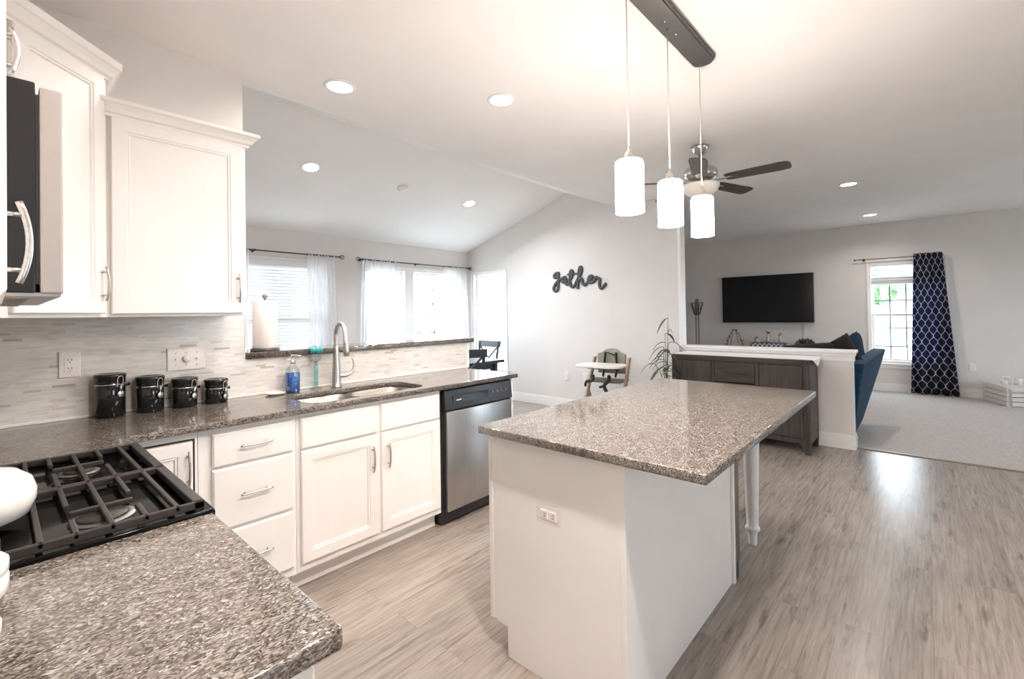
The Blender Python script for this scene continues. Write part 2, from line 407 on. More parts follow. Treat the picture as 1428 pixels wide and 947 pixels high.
def slab(name, polys, z0, z1, mat, bev=.004, parent=None):
    cu = bpy.data.curves.new(name, 'CURVE'); cu.dimensions = '2D'; cu.fill_mode = 'BOTH'
    for poly in polys:
        sp = cu.splines.new('POLY'); sp.points.add(len(poly)-1); sp.use_cyclic_u = True
        for p, q in zip(sp.points, poly): p.co = (q[0], q[1], 0, 1)
    cu.extrude = (z1-z0)/2-bev; cu.bevel_depth = bev; cu.bevel_resolution = 2; cu.offset = -bev
    t = bpy.data.objects.new('t', cu); COL.objects.link(t); t.location = (0, 0, (z0+z1)/2)
    bpy.context.view_layer.update()
    me = bpy.data.meshes.new_from_object(t.evaluated_get(bpy.context.evaluated_depsgraph_get()))
    me.transform(Matrix.Translation((0, 0, (z0+z1)/2)))
    bpy.data.objects.remove(t); bpy.data.curves.remove(cu)
    me.name = name; me.materials.clear(); me.materials.append(mat)
    b = bmesh.new(); b.from_mesh(me); b.to_mesh(me); b.free()
    if parent is not None: me.transform(Matrix.Translation(-OFF.get(parent.name, Vector())))
    o = bpy.data.objects.new(name, me); COL.objects.link(o)
    if parent is not None: o.parent = parent
    return o
def rrect(x0, x1, y0, y1, r, n=6):
    P = []
    for cx, cy, a in ((x1-r, y1-r, 0), (x0+r, y1-r, PI/2), (x0+r, y0+r, PI), (x1-r, y0+r, 1.5*PI)):
        for k in range(n+1): P.append((cx+r*math.cos(a+PI/2*k/n), cy+r*math.sin(a+PI/2*k/n)))
    return P
def smooth_path(pts, n=8, closed=False):
    pts = [Vector(p) for p in pts]; out = []; m = len(pts)
    for i in range(m if closed else m-1):
        if closed: p0, p1, p2, p3 = pts[i-1], pts[i], pts[(i+1) % m], pts[(i+2) % m]
        else: p0, p1, p2, p3 = pts[max(i-1, 0)], pts[i], pts[i+1], pts[min(i+2, m-1)]
        for k in range(n):
            t = k/n
            out.append(.5*((2*p1)+(-p0+p2)*t+(2*p0-5*p1+4*p2-p3)*t*t+(-p0+3*p1-3*p2+p3)*t**3))
    if not closed: out.append(pts[-1])
    return out
def RX(a): return Matrix.Rotation(a, 4, 'X')
def RY(a): return Matrix.Rotation(a, 4, 'Y')
def RZ(a): return Matrix.Rotation(a, 4, 'Z')
def T(*p): return Matrix.Translation(p)

# ------------------------------------------------------------------ the setting
XL, YB, ZC = -.30, 2.888, 2.753       # stove wall, sink wall, ceiling
XG, XG2 = 5.45, 5.58                  # dining gable wall
XT = 9.69                             # television wall
YW = 5.89                             # dining window wall
YR = -3.6                             # right-hand wall
YRG, ZRG = 3.79, 3.07                 # ridge of the dining vault
ZE = 2.43                             # eave of the vault
FB = 2.277                            # front edge of the sink counter
struct('floor', MB().box(XL-.1, 5.60, YR-.1, YW+.1, -.08, 0), FLOOR)
struct('floor_living', MB().box(5.60, XT+.1, YR-.1, 4.5, -.08, .008, .003), CARPET)
struct('trim_1', MB().box(5.585, 5.612, YR, .50, 0, .010, .003), pm('threshold_metal', (.30, .25, .21), .4), 'carpet threshold strip')
struct('ceiling', MB().box(XL-.1, XT+.1, YR-.1, 3.02, ZC, ZC+.1).box(XG2, XT+.1, 3.02, 4.5, ZC, ZC+.1), CEIL)
vm = MB()
vm.prism([(3.02, ZC), (YRG, ZRG), (YW+.12, ZE-.037), (YW+.12, ZE+.07), (YRG, ZRG+.11), (3.02, ZC+.11)], XL-.1, XG, Matrix(((0, 0, 1, 0), (1, 0, 0, 0), (0, 1, 0, 0), (0, 0, 0, 1))))
struct('ceiling_dining', vm, CEIL)
struct('wall_left', MB().box(XL-.12, XL, YR-.1, YW+.1, 0, 2.95), PAINT)
struct('wall_back', MB().box(XL, .944, YB, 3.02, 0, ZC), PAINT)
struct('wall_half', MB().box(.944, 2.66, YB, 3.02, 0, 1.124), PAINT)
def wall_y(name, y0, y1, xa, xb, z1, holes, mat=PAINT):
    mb = MB(); x = xa
    for (h0, h1, b0, b1) in holes:
        mb.box(x, h0, y0, y1, 0, z1)
        if b0 > 0: mb.box(h0, h1, y0, y1, 0, b0)
        mb.box(h0, h1, y0, y1, b1, z1); x = h1
    mb.box(x, xb, y0, y1, 0, z1); return struct(name, mb, mat)
def wall_x(name, x0, x1, ya, yb, z1, holes, mat=PAINT):
    mb = MB(); y = ya
    for (h0, h1, b0, b1) in holes:
        mb.box(x0, x1, y, h0, 0, z1)
        if b0 > 0: mb.box(x0, x1, h0, h1, 0, b0)
        mb.box(x0, x1, h0, h1, b1, z1); y = h1
    mb.box(x0, x1, y, yb, 0, z1); return struct(name, mb, mat)
WA = (1.62, 2.96, .62, 2.06); WB = (3.47, 5.22, .62, 2.06)
wall_y('wall_window', YW, YW+.13, XL, XG2, 2.45, [WA, WB])
WD = (-.24, .70, .47, 2.12)
wall_x('wall_far', XT, XT+.13, YR, 4.5, ZC, [WD])
WE = (1.9, 3.1, .9, 2.15); WF = (6.6, 8.2, .6, 2.05)
wall_y('wall_right', YR-.13, YR, XL, XT, ZC, [WE, WF])
struct('wall_living', MB().box(XG2, XT, 4.4, 4.5, 0, ZC), PAINT)
WC = (4.995, 5.785, .47, 2.055)
gm = MB()
perm = Matrix(((0, 0, 1, 0), (1, 0, 0, 0), (0, 1, 0, 0), (0, 0, 0, 1)))
gm.prism([(2.2, 0), (WC[0], 0), (WC[0], 2.76), (YRG, ZRG+.06), (3.02, ZC+.05), (2.2, ZC+.0)], XG, XG2, perm)
gm.prism([(WC[1], 0), (YW, 0), (YW, ZE+.05), (WC[1], ZE+.09)], XG, XG2, perm)
gm.prism([(WC[0], 0), (WC[1], 0), (WC[1], WC[2]), (WC[0], WC[2])], XG, XG2, perm)
gm.prism([(WC[0], WC[3]), (WC[1], WC[3]), (WC[1], ZE+.09), (WC[0], 2.76)], XG, XG2, perm)
struct('wall_gable', gm, PAINT)
# opening post trim and the low wall with its cap
struct('trim_2', MB().box(XG-.004, XG2+.004, 2.165, 2.2, .95, ZC, .003), TRIM, 'white jamb board at the end of the gable wall')
struct('wall_low', MB().box(5.495, 5.615, .53, 2.2, 0, .90), PAINT)
cm = MB(); cm.box(5.462, 5.650, .50, 2.2, .925, .955, .006)
cm.box(5.476, 5.634, .513, 2.2, .895, .925, .006); cm.box(5.486, 5.624, .522, 2.2, .845, .895, .004)
struct('trim_3', cm, TRIM, 'white moulded cap of the low wall')
def baseb(name, x0, x1, y0, y1):
    struct(name, MB().box(x0, x1, y0, y1, 0, .115).box(min(x0, x1)+(.004 if abs(x1-x0) < .03 else 0), x1-(.004 if abs(x1-x0) < .03 else 0), y0+(.004 if abs(y1-y0) < .03 else 0), y1-(.004 if abs(y1-y0) < .03 else 0), .115, .135, .003), TRIM)
baseb('baseboard_gable', XG-.014, XG, 2.2, YW); baseb('baseboard_far', XT-.014, XT, YR, 4.4); baseb('baseboard_window', XL, XG, YW-.014, YW)
bm_ = MB(); bm_.box(5.482, 5.628, .517, 2.2, 0, .115, .003).box(5.487, 5.623, .522, 2.2, .115, .14, .004)
struct('baseboard_low', bm_, TRIM)
sp = MB(); sp.box(XL, .944, YB-.010, YB, .914, 1.374); sp.box(.944, 2.642, YB-.010, YB, .914, 1.124)
sp.box(XL, XL+.010, .62, YB-.010, .914, 1.374)
struct('trim_6', sp, SPLASH, 'linear mosaic tile backsplash')
struct('trim_4', MB().box(XL+.01, 2.642, YB-.016, YB-.0095, .914, .926, .002).box(.942, .950, YB-.014, YB+.002, 1.164, 1.374, .002).box(2.642, 2.664, YB-.012, 3.024, .914, 1.124, .002), CAULK, 'white edging of the tile backsplash')

def window(name, label, o, u, n, w, h, panes, blinds=None, casing=.0, grid=None, sillw=True):
    """o: lower corner on the room face, u along the wall, n into the room"""
    o, u, n = Vector(o), Vector(u), Vector(n); ux = abs(u.x) > .5
    def bx(mb, a0, a1, d0, d1, z0, z1, bev=.002):
        p, q = o+u*a0+n*d0, o+u*a1+n*d1
        mb.box(min(p.x, q.x), max(p.x, q.x), min(p.y, q.y), max(p.y, q.y), o.z+z0, o.z+z1, bev)
    root = bpy.data.objects.new(name, None); COL.objects.link(root); root.location = o; root['kind'] = 'structure'; root['label'] = label; OFF[root.name] = o.copy()
    fr = MB(); t = .03
    for a0, a1 in ((0, t), (w-t, w)): bx(fr, a0, a1, -.125, -.004, 0, h)
    bx(fr, t, w-t, -.125, -.004, h-t, h); bx(fr, t, w-t, -.125, -.004, 0, t)
    if sillw: bx(fr, -.05, w+.05, 0, .03, -.035, -.008, .004); bx(fr, -.03, w+.03, 0, .014, -.09, -.035, .003)
    if casing:
        bx(fr, -casing, 0, 0, .014, -.008, h+casing, .003); bx(fr, w, w+casing, 0, .014, -.008, h+casing, .003); bx(fr, 0, w, 0, .014, h, h+casing, .003)
    fr.build('window_frame', TRIM, root)
    for (a0, a1) in panes:
        sa = MB(); s_ = .035; mid = h*.47
        for (z0, z1, d) in ((t, mid+.02, -.075), (mid-.02, h-t, -.105)):
            bx(sa, a0, a0+s_, d, d+.03, z0, z1); bx(sa, a1-s_, a1, d, d+.03, z0, z1)
            bx(sa, a0+s_, a1-s_, d, d+.03, z0, z0+s_); bx(sa, a0+s_, a1-s_, d, d+.03, z1-s_, z1)
        sa.build('sash', TRIM, root)
        if grid:
            g = MB()
            for (z0, z1, d) in ((t, mid+.02, -.06), (mid-.02, h-t, -.09)):
                for k in range(1, grid[0]):
                    a = a0+s_+(a1-a0-2*s_)*k/grid[0]; bx(g, a-.008, a+.008, d-.004, d+.004, z0+s_, z1-s_, 0)
                for q in grid[1]:
                    zz = z0+s_+(z1-z0-2*s_)*q; bx(g, a0+s_, a1-s_, d-.004, d+.004, zz-.008, zz+.008, 0)
            g.build('muntin', pm('muntin_grey', (.16, .175, .19), .5), root)
        p = MB(); bx(p, a0+.02, a1-.02, -.068, -.064, t+.01, mid, 0); bx(p, a0+.02, a1-.02, -.098, -.094, mid, h-t-.01, 0)
        p.build('pane', GLASS, root)
    c = o+u*(w/2)+Vector((0, 0, h/2))-n*.20
    rot = n.to_track_quat('-Z', 'Y').to_euler()
    portal(c, rot, w-.02, h-.02)
    return root
window('window_1', 'dining window left of the grey wall strip', (WA[0], YW, WA[2]), (1, 0, 0), (0, -1, 0), WA[1]-WA[0], WA[3]-WA[2], [(.03, .655), (.685, WA[1]-WA[0]-.03)], casing=.03)
window('window_2', 'double dining window under the long curtain rod', (WB[0], YW, WB[2]), (1, 0, 0), (0, -1, 0), WB[1]-WB[0], WB[3]-WB[2], [(.03, .68), (.84, WB[1]-WB[0]-.03)], casing=.03, grid=(2, (.33, .66)))
window('window_3', 'narrow dining window in the gable wall', (XG, WC[0], WC[2]), (0, 1, 0), (-1, 0, 0), WC[1]-WC[0], WC[3]-WC[2], [(.03, WC[1]-WC[0]-.03)], casing=.02)
window('window_4', 'living room window beside the patterned curtain', (XT, WD[1], WD[2]), (0, -1, 0), (-1, 0, 0), WD[1]-WD[0], WD[3]-WD[2], [(.03, WD[1]-WD[0]-.03)], casing=.025, grid=(4, (.28, .72)))
window('window_5', 'kitchen window in the right-hand wall', (WE[0], YR, WE[2]), (1, 0, 0), (0, 1, 0), WE[1]-WE[0], WE[3]-WE[2], [(.03, .59), (.61, WE[1]-WE[0]-.03)], sillw=False)
window('window_6', 'wide living room window in the right-hand wall', (WF[0], YR, WF[2]), (1, 0, 0), (0, 1, 0), WF[1]-WF[0], WF[3]-WF[2], [(.03, .79), (.81, WF[1]-WF[0]-.03)])
wm = MB(); wm.box(WB[0]+.68, WB[0]+.84, YW-.003, YW+.11, WB[2], WB[3], .003)
struct('trim_5', wm, TRIM, 'white mullion between the two sashes of the double dining window')
# outdoors
struct('lawn_ground', MB().box(-30, 60, -40, 50, -.6, -.5), LAWN)

def tree(x, y, h, r, label):
    t = thing('tree', label, 'tree', (x, y, -.5), group='trees outside the living room window')
    MB().tube([(x, y, -.5), (x+.1, y, h*.4), (x, y+.1, h*.7)], [.16, .12, .06], 8).build('trunk', BARK, t)
    b = bmesh.new(); rnd = random.Random(int(x*10+y))
    for i in range(420):
        a, c = rnd.uniform(0, 2*PI), rnd.uniform(-1, 1); rr = r*rnd.uniform(.3, 1)**.5
        p = Vector((x+rr*math.sqrt(1-c*c)*math.cos(a), y+rr*math.sqrt(1-c*c)*math.sin(a), h*.72+rr*1.1*c))
        q = Vector([rnd.gauss(0, 1) for _ in range(3)]).normalized(); e = q.orthogonal().normalized(); g = q.cross(e); s_ = rnd.uniform(.16, .34)
        vs = [b.verts.new(p+e*s_), b.verts.new(p+g*s_*.6), b.verts.new(p-e*s_), b.verts.new(p-g*s_*.6)]; b.faces.new(vs)
    m = MB(); m._take(b); m.build('foliage', TREEL, t)
for a in ((22.0, -1.4, 4.4, 2.3, 'leafy tree left in the living room window view'), (25, -6.2, 5.2, 1.9, 'leafy tree behind the patterned curtain'), (29, 2.4, 3.6, 1.4, 'small far tree seen through the living room window')): tree(*a)
hs = thing('house', 'pale blue-grey house far beyond the living room window', 'house', (34, 2, -.5))
MB().box(31, 37, -1.5, 5.5, -.5, 2.3).build('wall', SIDING, hs)
MB().prism([(-2, 2.3), (6, 2.3), (2, 4.2)], 30.6, 37.4, Matrix(((0, 0, 1, 0), (1, 0, 0, 0), (0, 1, 0, 0), (0, 0, 0, 1)))).build('roof', pm('roof_shingle', (.16, .17, .20), .9), hs)

# ------------------------------------------------------------------ cabinets
DOOR = [(0, 0), (0, .016), (.004, .020), (.052, .020), (.055, .016), (.062, .0165), (.066, .011), (.072, .011)]
SLABF = [(0, 0), (0, .014), (.007, .020), (.012, .020)]
def arch_pull(parent, c, along, out, L=.128, name='handle'):
    c, along, out = Vector(c), Vector(along), Vector(out); m = MB(); h = L/2
    pts = [c+along*(h*t)+out*(.030-.012*t*t) for t in [k/6 for k in range(-6, 7)]]
    m.tube(pts, .0048, 10)
    for sgn in (-1, 1): m.tube([c+along*(h*.68*sgn)-out*.001, c+along*(h*.68*sgn)+out*.024], .0036, 8)
    return m.build(name, NICKEL, parent)
def bar_pull(parent, c, along, out, L=.135, name='handle'):
    c, along, out = Vector(c), Vector(along), Vector(out); m = MB(); h = L/2
    m.tube([c+along*(h*t)+out*(.028-.006*t*t) for t in [k/6 for k in range(-6, 7)]], .0046, 10)
    for sgn in (-1, 1): m.tube([c+along*(h*.7*sgn)-out*.001, c+along*(h*.7*sgn)+out*.026], .0036, 8)
    return m.build(name, NICKEL, parent)
YF = FB+.045                    # face frame plane of the sink run
def face_front(parent, name, x0, x1, z0, z1, rings, handle=None):
    d = MB().panel((x0, YF, z0), (1, 0, 0), (0, -1, 0), x1-x0, z1-z0, rings).build(name, CAB, parent)
    if handle == 'h': bar_pull(d, ((x0+x1)/2, YF-.020, (z0+z1)/2+.005), (1, 0, 0), (0, -1, 0))
    elif handle == 'r': arch_pull(d, (x1-.038, YF-.020, z1-.128), (0, 0, 1), (0, -1, 0), .14)
    elif handle == 'l': arch_pull(d, (x0+.038, YF-.020, z1-.128), (0, 0, 1), (0, -1, 0), .14)
    return d
def base_unit(name, label, x0, x1):
    t = thing(name, label, 'cabinet', ((x0+x1)/2, YF+.28, 0))
    m = MB(); m.box(x0, x1, YF, YF+.018, .10, .882); m.box(x0, x0+.018, YF+.018, YB-.002, .10, .882); m.box(x1-.018, x1, YF+.018, YB-.002, .10, .882); m.box(x0+.018, x1-.018, YF+.018, YB-.002, .10, .118); m.box(x0+.018, x1-.018, YB-.012, YB-.002, .118, .882)
    m.build('carcass', CAB, t)
    MB().box(x0, x1, YF+.065, YF+.085, 0, .10).build('toe_kick', CAB, t)
    return t
t = base_unit('corner_base_cabinet', 'white corner base cabinet with one door standing ajar behind the range', .335, .572)
d = MB().panel((.338, YF-.004, .13), (1, 0, 0), (0, -1, 0), .212, .715, DOOR).build('door', CAB, t)
arch_pull(d, (.532, YF-.024, .735), (0, 0, 1), (0, -1, 0), .15)
m = MB(); m.box(.338, .562, YF-.002, YF+.001, .118, .852); m.build('painted_gap_shade', pm('gap_shade_paint', (.03, .025, .022), .8), t)['label'] = 'dark sheet painted as the shade around the open door'  # dark sheet behind the door paints the shade of the opening
t = base_unit('drawer_base_cabinet', 'white base cabinet with three drawers left of the sink cabinet', .574, .982)
for (z0, z1) in ((.710, .855), (.432, .700), (.145, .420)): face_front(t, 'drawer', .622, .965, z0, z1, SLABF, 'h')
t = base_unit('sink_base_cabinet', 'white two-door base cabinet below the sink', .984, 1.888)
face_front(t, 'drawer_front', 1.002, 1.430, .706, .858, SLABF); face_front(t, 'drawer_front', 1.454, 1.876, .706, .858, SLABF)
face_front(t, 'door', 1.002, 1.430, .142, .696, DOOR, 'r'); face_front(t, 'door', 1.454, 1.876, .142, .696, DOOR, 'l')
# dishwasher
t = thing('dishwasher', 'stainless dishwasher with a black control panel under the sink counter', 'dishwasher', (2.23, 2.6, 0))
MB().box(1.900, 2.548, YF+.01, YB-.03, .02, .86).build('tub', BLACKP, t)
MB().box(1.926, 2.545, YF-.028, YF+.012, .095, .735, .006, 3).build('door', STEELV, t)
cp = MB().hexa([(1.910, YF-.034, .742), (2.548, YF-.034, .742), (2.548, YF+.012, .742), (1.910, YF+.012, .742)], [(1.910, YF-.022, .874), (2.548, YF-.022, .874), (2.548, YF+.012, .874), (1.910, YF+.012, .874)], .006).build('control_panel', BLACKP, t)
m = MB()
for x in (2.33, 2.375, 2.42, 2.465): m.box(x, x+.026, YF-.0335, YF-.024, .805, .822, .002)
m.build('button', pm('grey_button', (.10, .10, .11), .35), cp)
m = MB().box(1.975, 2.30, YF-.0335, YF-.026, .782, .832, .003); m.build('display', pm('dark_display', (.02, .024, .034), .08), cp)
MB().box(2.0, 2.045, YF-.0352, YF-.030, .797, .809, .001).build('badge', CHROME, cp)
MB().box(1.93, 2.545, YF+.035, YF+.055, .005, .095).build('toe_panel', BLACKP, t)
MB().tube([(1.905, YF+.03, .03), (1.935, YF+.03, .03)], .018, 12).build('leveling_foot', pm('grey_foot', (.09, .085, .08), .5), t)
tag(MB().box(2.553, 2.580, FB+.035, YB-.002, 0, .882, .002).build('cabinet_end_panel', CAB), 'white end panel closing the cabinet run beside the dishwasher', 'panel')

# counters
SX0, SX1, SY0, SY1 = 1.08, 1.815, 2.345, 2.70
hole = rrect(SX0, SX1, SY0, SY1, .085)
XF = .333                      # front edge of the range-wall counter
o = slab('countertop', [[(XL+.002, YB-.012), (XL+.002, 2.034), (XF, 2.034), (XF, FB), (2.600, FB), (2.600, YB-.012)], hole], .884, .914, GRANITE)
tag(o, 'speckled brown granite countertop running from the corner past the sink', 'countertop')
o = slab('countertop', [[(XL+.002, 1.232), (XL+.002, .629), (XF-.008, .629), (XF-.0025, .6315), (XF, .637), (XF, 1.232)]], .884, .914, GRANITE)
tag(o, 'speckled granite countertop nearest the viewer beside the range', 'countertop')
o = slab('bar_ledge', [[(.952, 2.858), (2.705, 2.858), (2.705, 3.15), (.952, 3.15)]], 1.125, 1.161, GRANITE)
tag(o, 'raised granite bar ledge on the tiled half wall behind the sink', 'ledge')
# sink
t = thing('kitchen_sink', 'undermount double bowl stainless sink below the faucet', 'sink', (1.45, 2.52, .7))
def bowl(x0, x1, y0, y1, zt, zb):
    m = MB(); secs = []
    for (i, z) in ((-.012, zt), (0, zt-.002), (.004, zt-.05), (.010, zb+.03), (.035, zb+.004), (.07, zb)):
        secs.append([(x, y, z) for x, y in rrect(x0+i, x1-i, y0+i, y1-i, .06)])
    m.loft(secs, True, False); b = m.bm; b.verts.ensure_lookup_table(); n = len(secs[0])
    b.faces.new([b.verts[len(b.verts)-n+k] for k in range(n)])
    return m
b1 = bowl(SX0+.005, 1.425, SY0+.005, SY1-.005, .883, .70).build('bowl', SINKST, t)
b2 = bowl(1.45, SX1-.005, SY0+.005, SY1-.005, .883, .68).build('bowl', SINKST, t)
for b_, x, z in ((b1, 1.255, .70), (b2, 1.63, .68)): MB().lathe([(0, .004), (.03, .004), (.042, .007), (.045, .001), (0, .001)], (x, 2.53, z), 20).build('drain', CHROME, b_)
# faucet
fx, fy = 1.435, 2.782
t = thing('faucet', 'tall brushed nickel gooseneck faucet behind the sink', 'faucet', (fx, fy, .914))
MB().lathe([(0, 0), (.032, 0), (.032, .006), (.0285, .012), (.027, .05), (.022, .15), (.0165, .24), (.0135, .26), (0, .26)], (fx, fy, .914), 24).build('base', NICKEL, t)
pts = [(fx, fy, 1.04), (fx, fy, 1.14)] + [(fx-.010*(1-math.cos(a)), fy-.0775*(1-math.cos(a)), 1.235+.078*math.sin(a)) for a in [PI*k/12 for k in range(0, 13)]]
MB().tube(smooth_path(pts, 3), .0125, 14).build('spout', NICKEL, t)
ex, ey = fx-.020, fy-.155
MB().tube([(ex, ey, 1.245), (ex+.000, ey-.006, 1.20), (ex+.000, ey-.010, 1.15), (ex, ey-.012, 1.12)], [.0135, .0155, .019, .0175], 14).build('spray_head', NICKEL, t)
MB().tube(smooth_path([(fx+.012, fy-.005, .985), (fx+.06, fy-.02, .985), (fx+.095, fy-.025, 1.005), (fx+.108, fy-.025, 1.05), (fx+.095, fy-.023, 1.095)], 5), [.013]*6+[.010]*6+[.008]*5+[.006]*4, 12).build('lever', NICKEL, t)
# soap dispenser
x, y = 1.175, 2.805
t = thing('soap_dispenser', 'clear soap bottle filled with blue liquid beside the sink', 'soap dispenser', (x, y, .9145))
MB().lathe([(0, .003), (.037, .003), (.0385, .01), (.0385, .115), (0, .115)], (x, y, .9145), 28).build('soap_liquid', BLUEL, t)
MB().lathe([(0, .0), (.039, .0), (.041, .006), (.041, .12), (.037, .138), (.020, .155), (.014, .165), (.014, .172), (0, .172)], (x, y, .9145), 28).build('bottle', VASE, t)
pu = MB(); pu.lathe([(0, .168), (.016, .168), (.016, .185), (.006, .19), (.005, .212), (.011, .214), (.011, .222), (0, .224)], (x, y, .9145), 20)
pu.tube([(x, y, 1.132), (x+.02, y-.01, 1.132), (x+.045, y-.022, 1.127)], .0048, 8); pu.build('pump', CHROME, t)
# dish brush in its stand
x, y = 1.325, 2.825
t = thing('dish_brush', 'teal dish brush standing upright with its scrubber on top', 'brush', (x, y, .9145))
MB().lathe([(0, 0), (.034, 0), (.034, .006), (.02, .012), (.012, .014), (0, .014)], (x, y, .9145), 20).build('stand', CLEARP, t)
MB().lathe([(0, .014), (.012, .014), (.013, .12), (.010, .17), (0, .17)], (x, y, .9145), 16).build('handle', TEALC, t)
MB().lathe([(0, .165), (.030, .17), (.034, .185), (.034, .215), (0, .217)], (x, y, .9145), 20).build('brush_head', CLEARP, t)
m = MB(); rnd = random.Random(3)
for k in range(70):
    a, r_ = rnd.uniform(0, 2*PI), .030*math.sqrt(rnd.random()); p = Vector((x+r_*math.cos(a), y+r_*math.sin(a), 1.13)); q = p+Vector((r_*.45*math.cos(a), r_*.45*math.sin(a), rnd.uniform(.032, .042)))
    m.tube([p, q], .0032, 5)
m.build('bristles', TEAL, t)
tag(MB().lathe([(0, 0), (.035, 0), (.050, .008), (.053, .013), (.049, .012), (.034, .005), (0, .005)], (1.075, 2.80, .9145), 28).build('spoon_rest', WCER), 'small shallow white dish left of the blue soap', 'dish')
m = MB(); rnd = random.Random(5); secs = []
for i in range(9):
    s_ = i/8; w_ = .022+.012*math.sin(s_*PI*2.2)
    secs.append([(1.15+.12*s_, 2.415+.02*math.sin(s_*5)+w_*math.cos(a), .728+.014*math.sin(s_*7)+.014*math.sin(a)+.012) for a in [2*PI*k/10 for k in range(10)]])
m.loft(secs); tag(m.build('dish_cloth', pm('pale_cloth', (.62, .58, .54), .9, noise=.2, nscale=60)), 'crumpled pale cloth lying in the left sink bowl', 'cloth')
# paper towels on the ledge
x, y, z = 1.075, 2.945, 1.161
t = thing('paper_towel_holder', 'dark paper towel holder with a grey ball finial on the bar ledge', 'holder', (x, y, z))
MB().lathe([(0, 0), (.078, 0), (.080, .004), (.080, .014), (.074, .018), (0, .018)], (x, y, z), 32).build('base', pm('dark_bronze', (.07, .062, .058), .35), t)
MB().tube([(x, y, z+.016), (x, y, z+.315)], .006, 10).build('rod', NICKEL, t)
MB().ell((x, y, z+.325), (.0155, .0155, .0155), 16).build('finial', pm('grey_ball', (.16, .155, .15), .3), t)
tag(MB().lathe([(.020, .0), (.066, 0), (.068, .003), (.068, .277), (.066, .28), (.020, .28), (.020, 0)], (x, y, z+.019), 40).build('paper_towel_roll', PAPER), 'white paper towel roll on its holder on the bar ledge', 'paper towel')
# canisters
def canister(x, h, R, label):
    y = 2.815; t = thing('canister', label, 'canister', (x, y, .9145), group='black canisters under the wall cabinet')
    z = .9145; b = h-.052
    MB().lathe([(0, 0), (R-.004, 0), (R, .004), (R, b-.012), (R-.003, b-.004), (R-.003, b), (0, b)], (x, y, z), 36).build('body', CERB, t)
    MB().lathe([(R-.001, b), (R+.0015, b+.001), (R+.0015, b+.005), (R-.001, b+.006)], (x, y, z), 36).build('wire_band', CHROME, t)
    l = MB().lathe([(0, b+.007), (R-.001, b+.007), (R+.002, b+.012), (R-.001, b+.018), (R+.001, b+.022), (R+.001, b+.034), (R+.003, b+.038), (R+.004, b+.046), (R, b+.051), (R-.012, b+.052), (R-.016, b+.049), (0, b+.048)], (x, y, z), 36)
    l.build('lid', CERB, t)
    a = math.radians(-62); dx, dy = math.cos(a), math.sin(a); ex, ey = -dy, dx; k = R+.006
    c = MB(); P = lambda u, w, q=k: (x+dx*q+ex*u, y+dy*q+ey*u, z+w)
    c.tube(smooth_path([P(-.011, b-.01), P(-.012, b+.02), P(-.008, b+.038, k+.002), P(0, b+.041, k+.003), P(.008, b+.038, k+.002), P(.012, b+.02), P(.011, b-.01)], 4), .0022, 8)
    c.tube([P(0, b+.004, k+.004), P(0, b-.03, k+.004)], .0045, 8); c.build('clamp', CHROME, t)
    n = Vector((dx, dy, 0)); M_ = T(*P(0, b-.040, k+.002)) @ n.to_track_quat('Z', 'Y').to_matrix().to_4x4()
    MB().lathe([(0, 0), (.014, 0), (.016, .003), (.012, .006), (0, .005)], (0, 0, 0), 20, M_).build('spoon_bowl', CHROME, t)
    s2 = MB(); a2 = math.radians(18); s2.tube([(x+math.cos(a2)*(R-.004), y+math.sin(a2)*(R-.004), z+b-.006), (x+math.cos(a2)*(R+.020), y+math.sin(a2)*(R+.020), z+b-.006)], [.007, .0085], 10)
    s2.build('latch_knob', CERB, t)
for x, h, R, l in ((.352, .198, .056, 'tallest black ceramic canister, first from the left below the wall cabinet'), (.500, .172, .055, 'second tallest black canister with a chrome clamp, below the gap in the plates'), (.640, .148, .054, 'third black canister, below the wide white dimmer plate'), (.780, .126, .053, 'shortest black canister, nearest the sink')): canister(x, h, R, l)
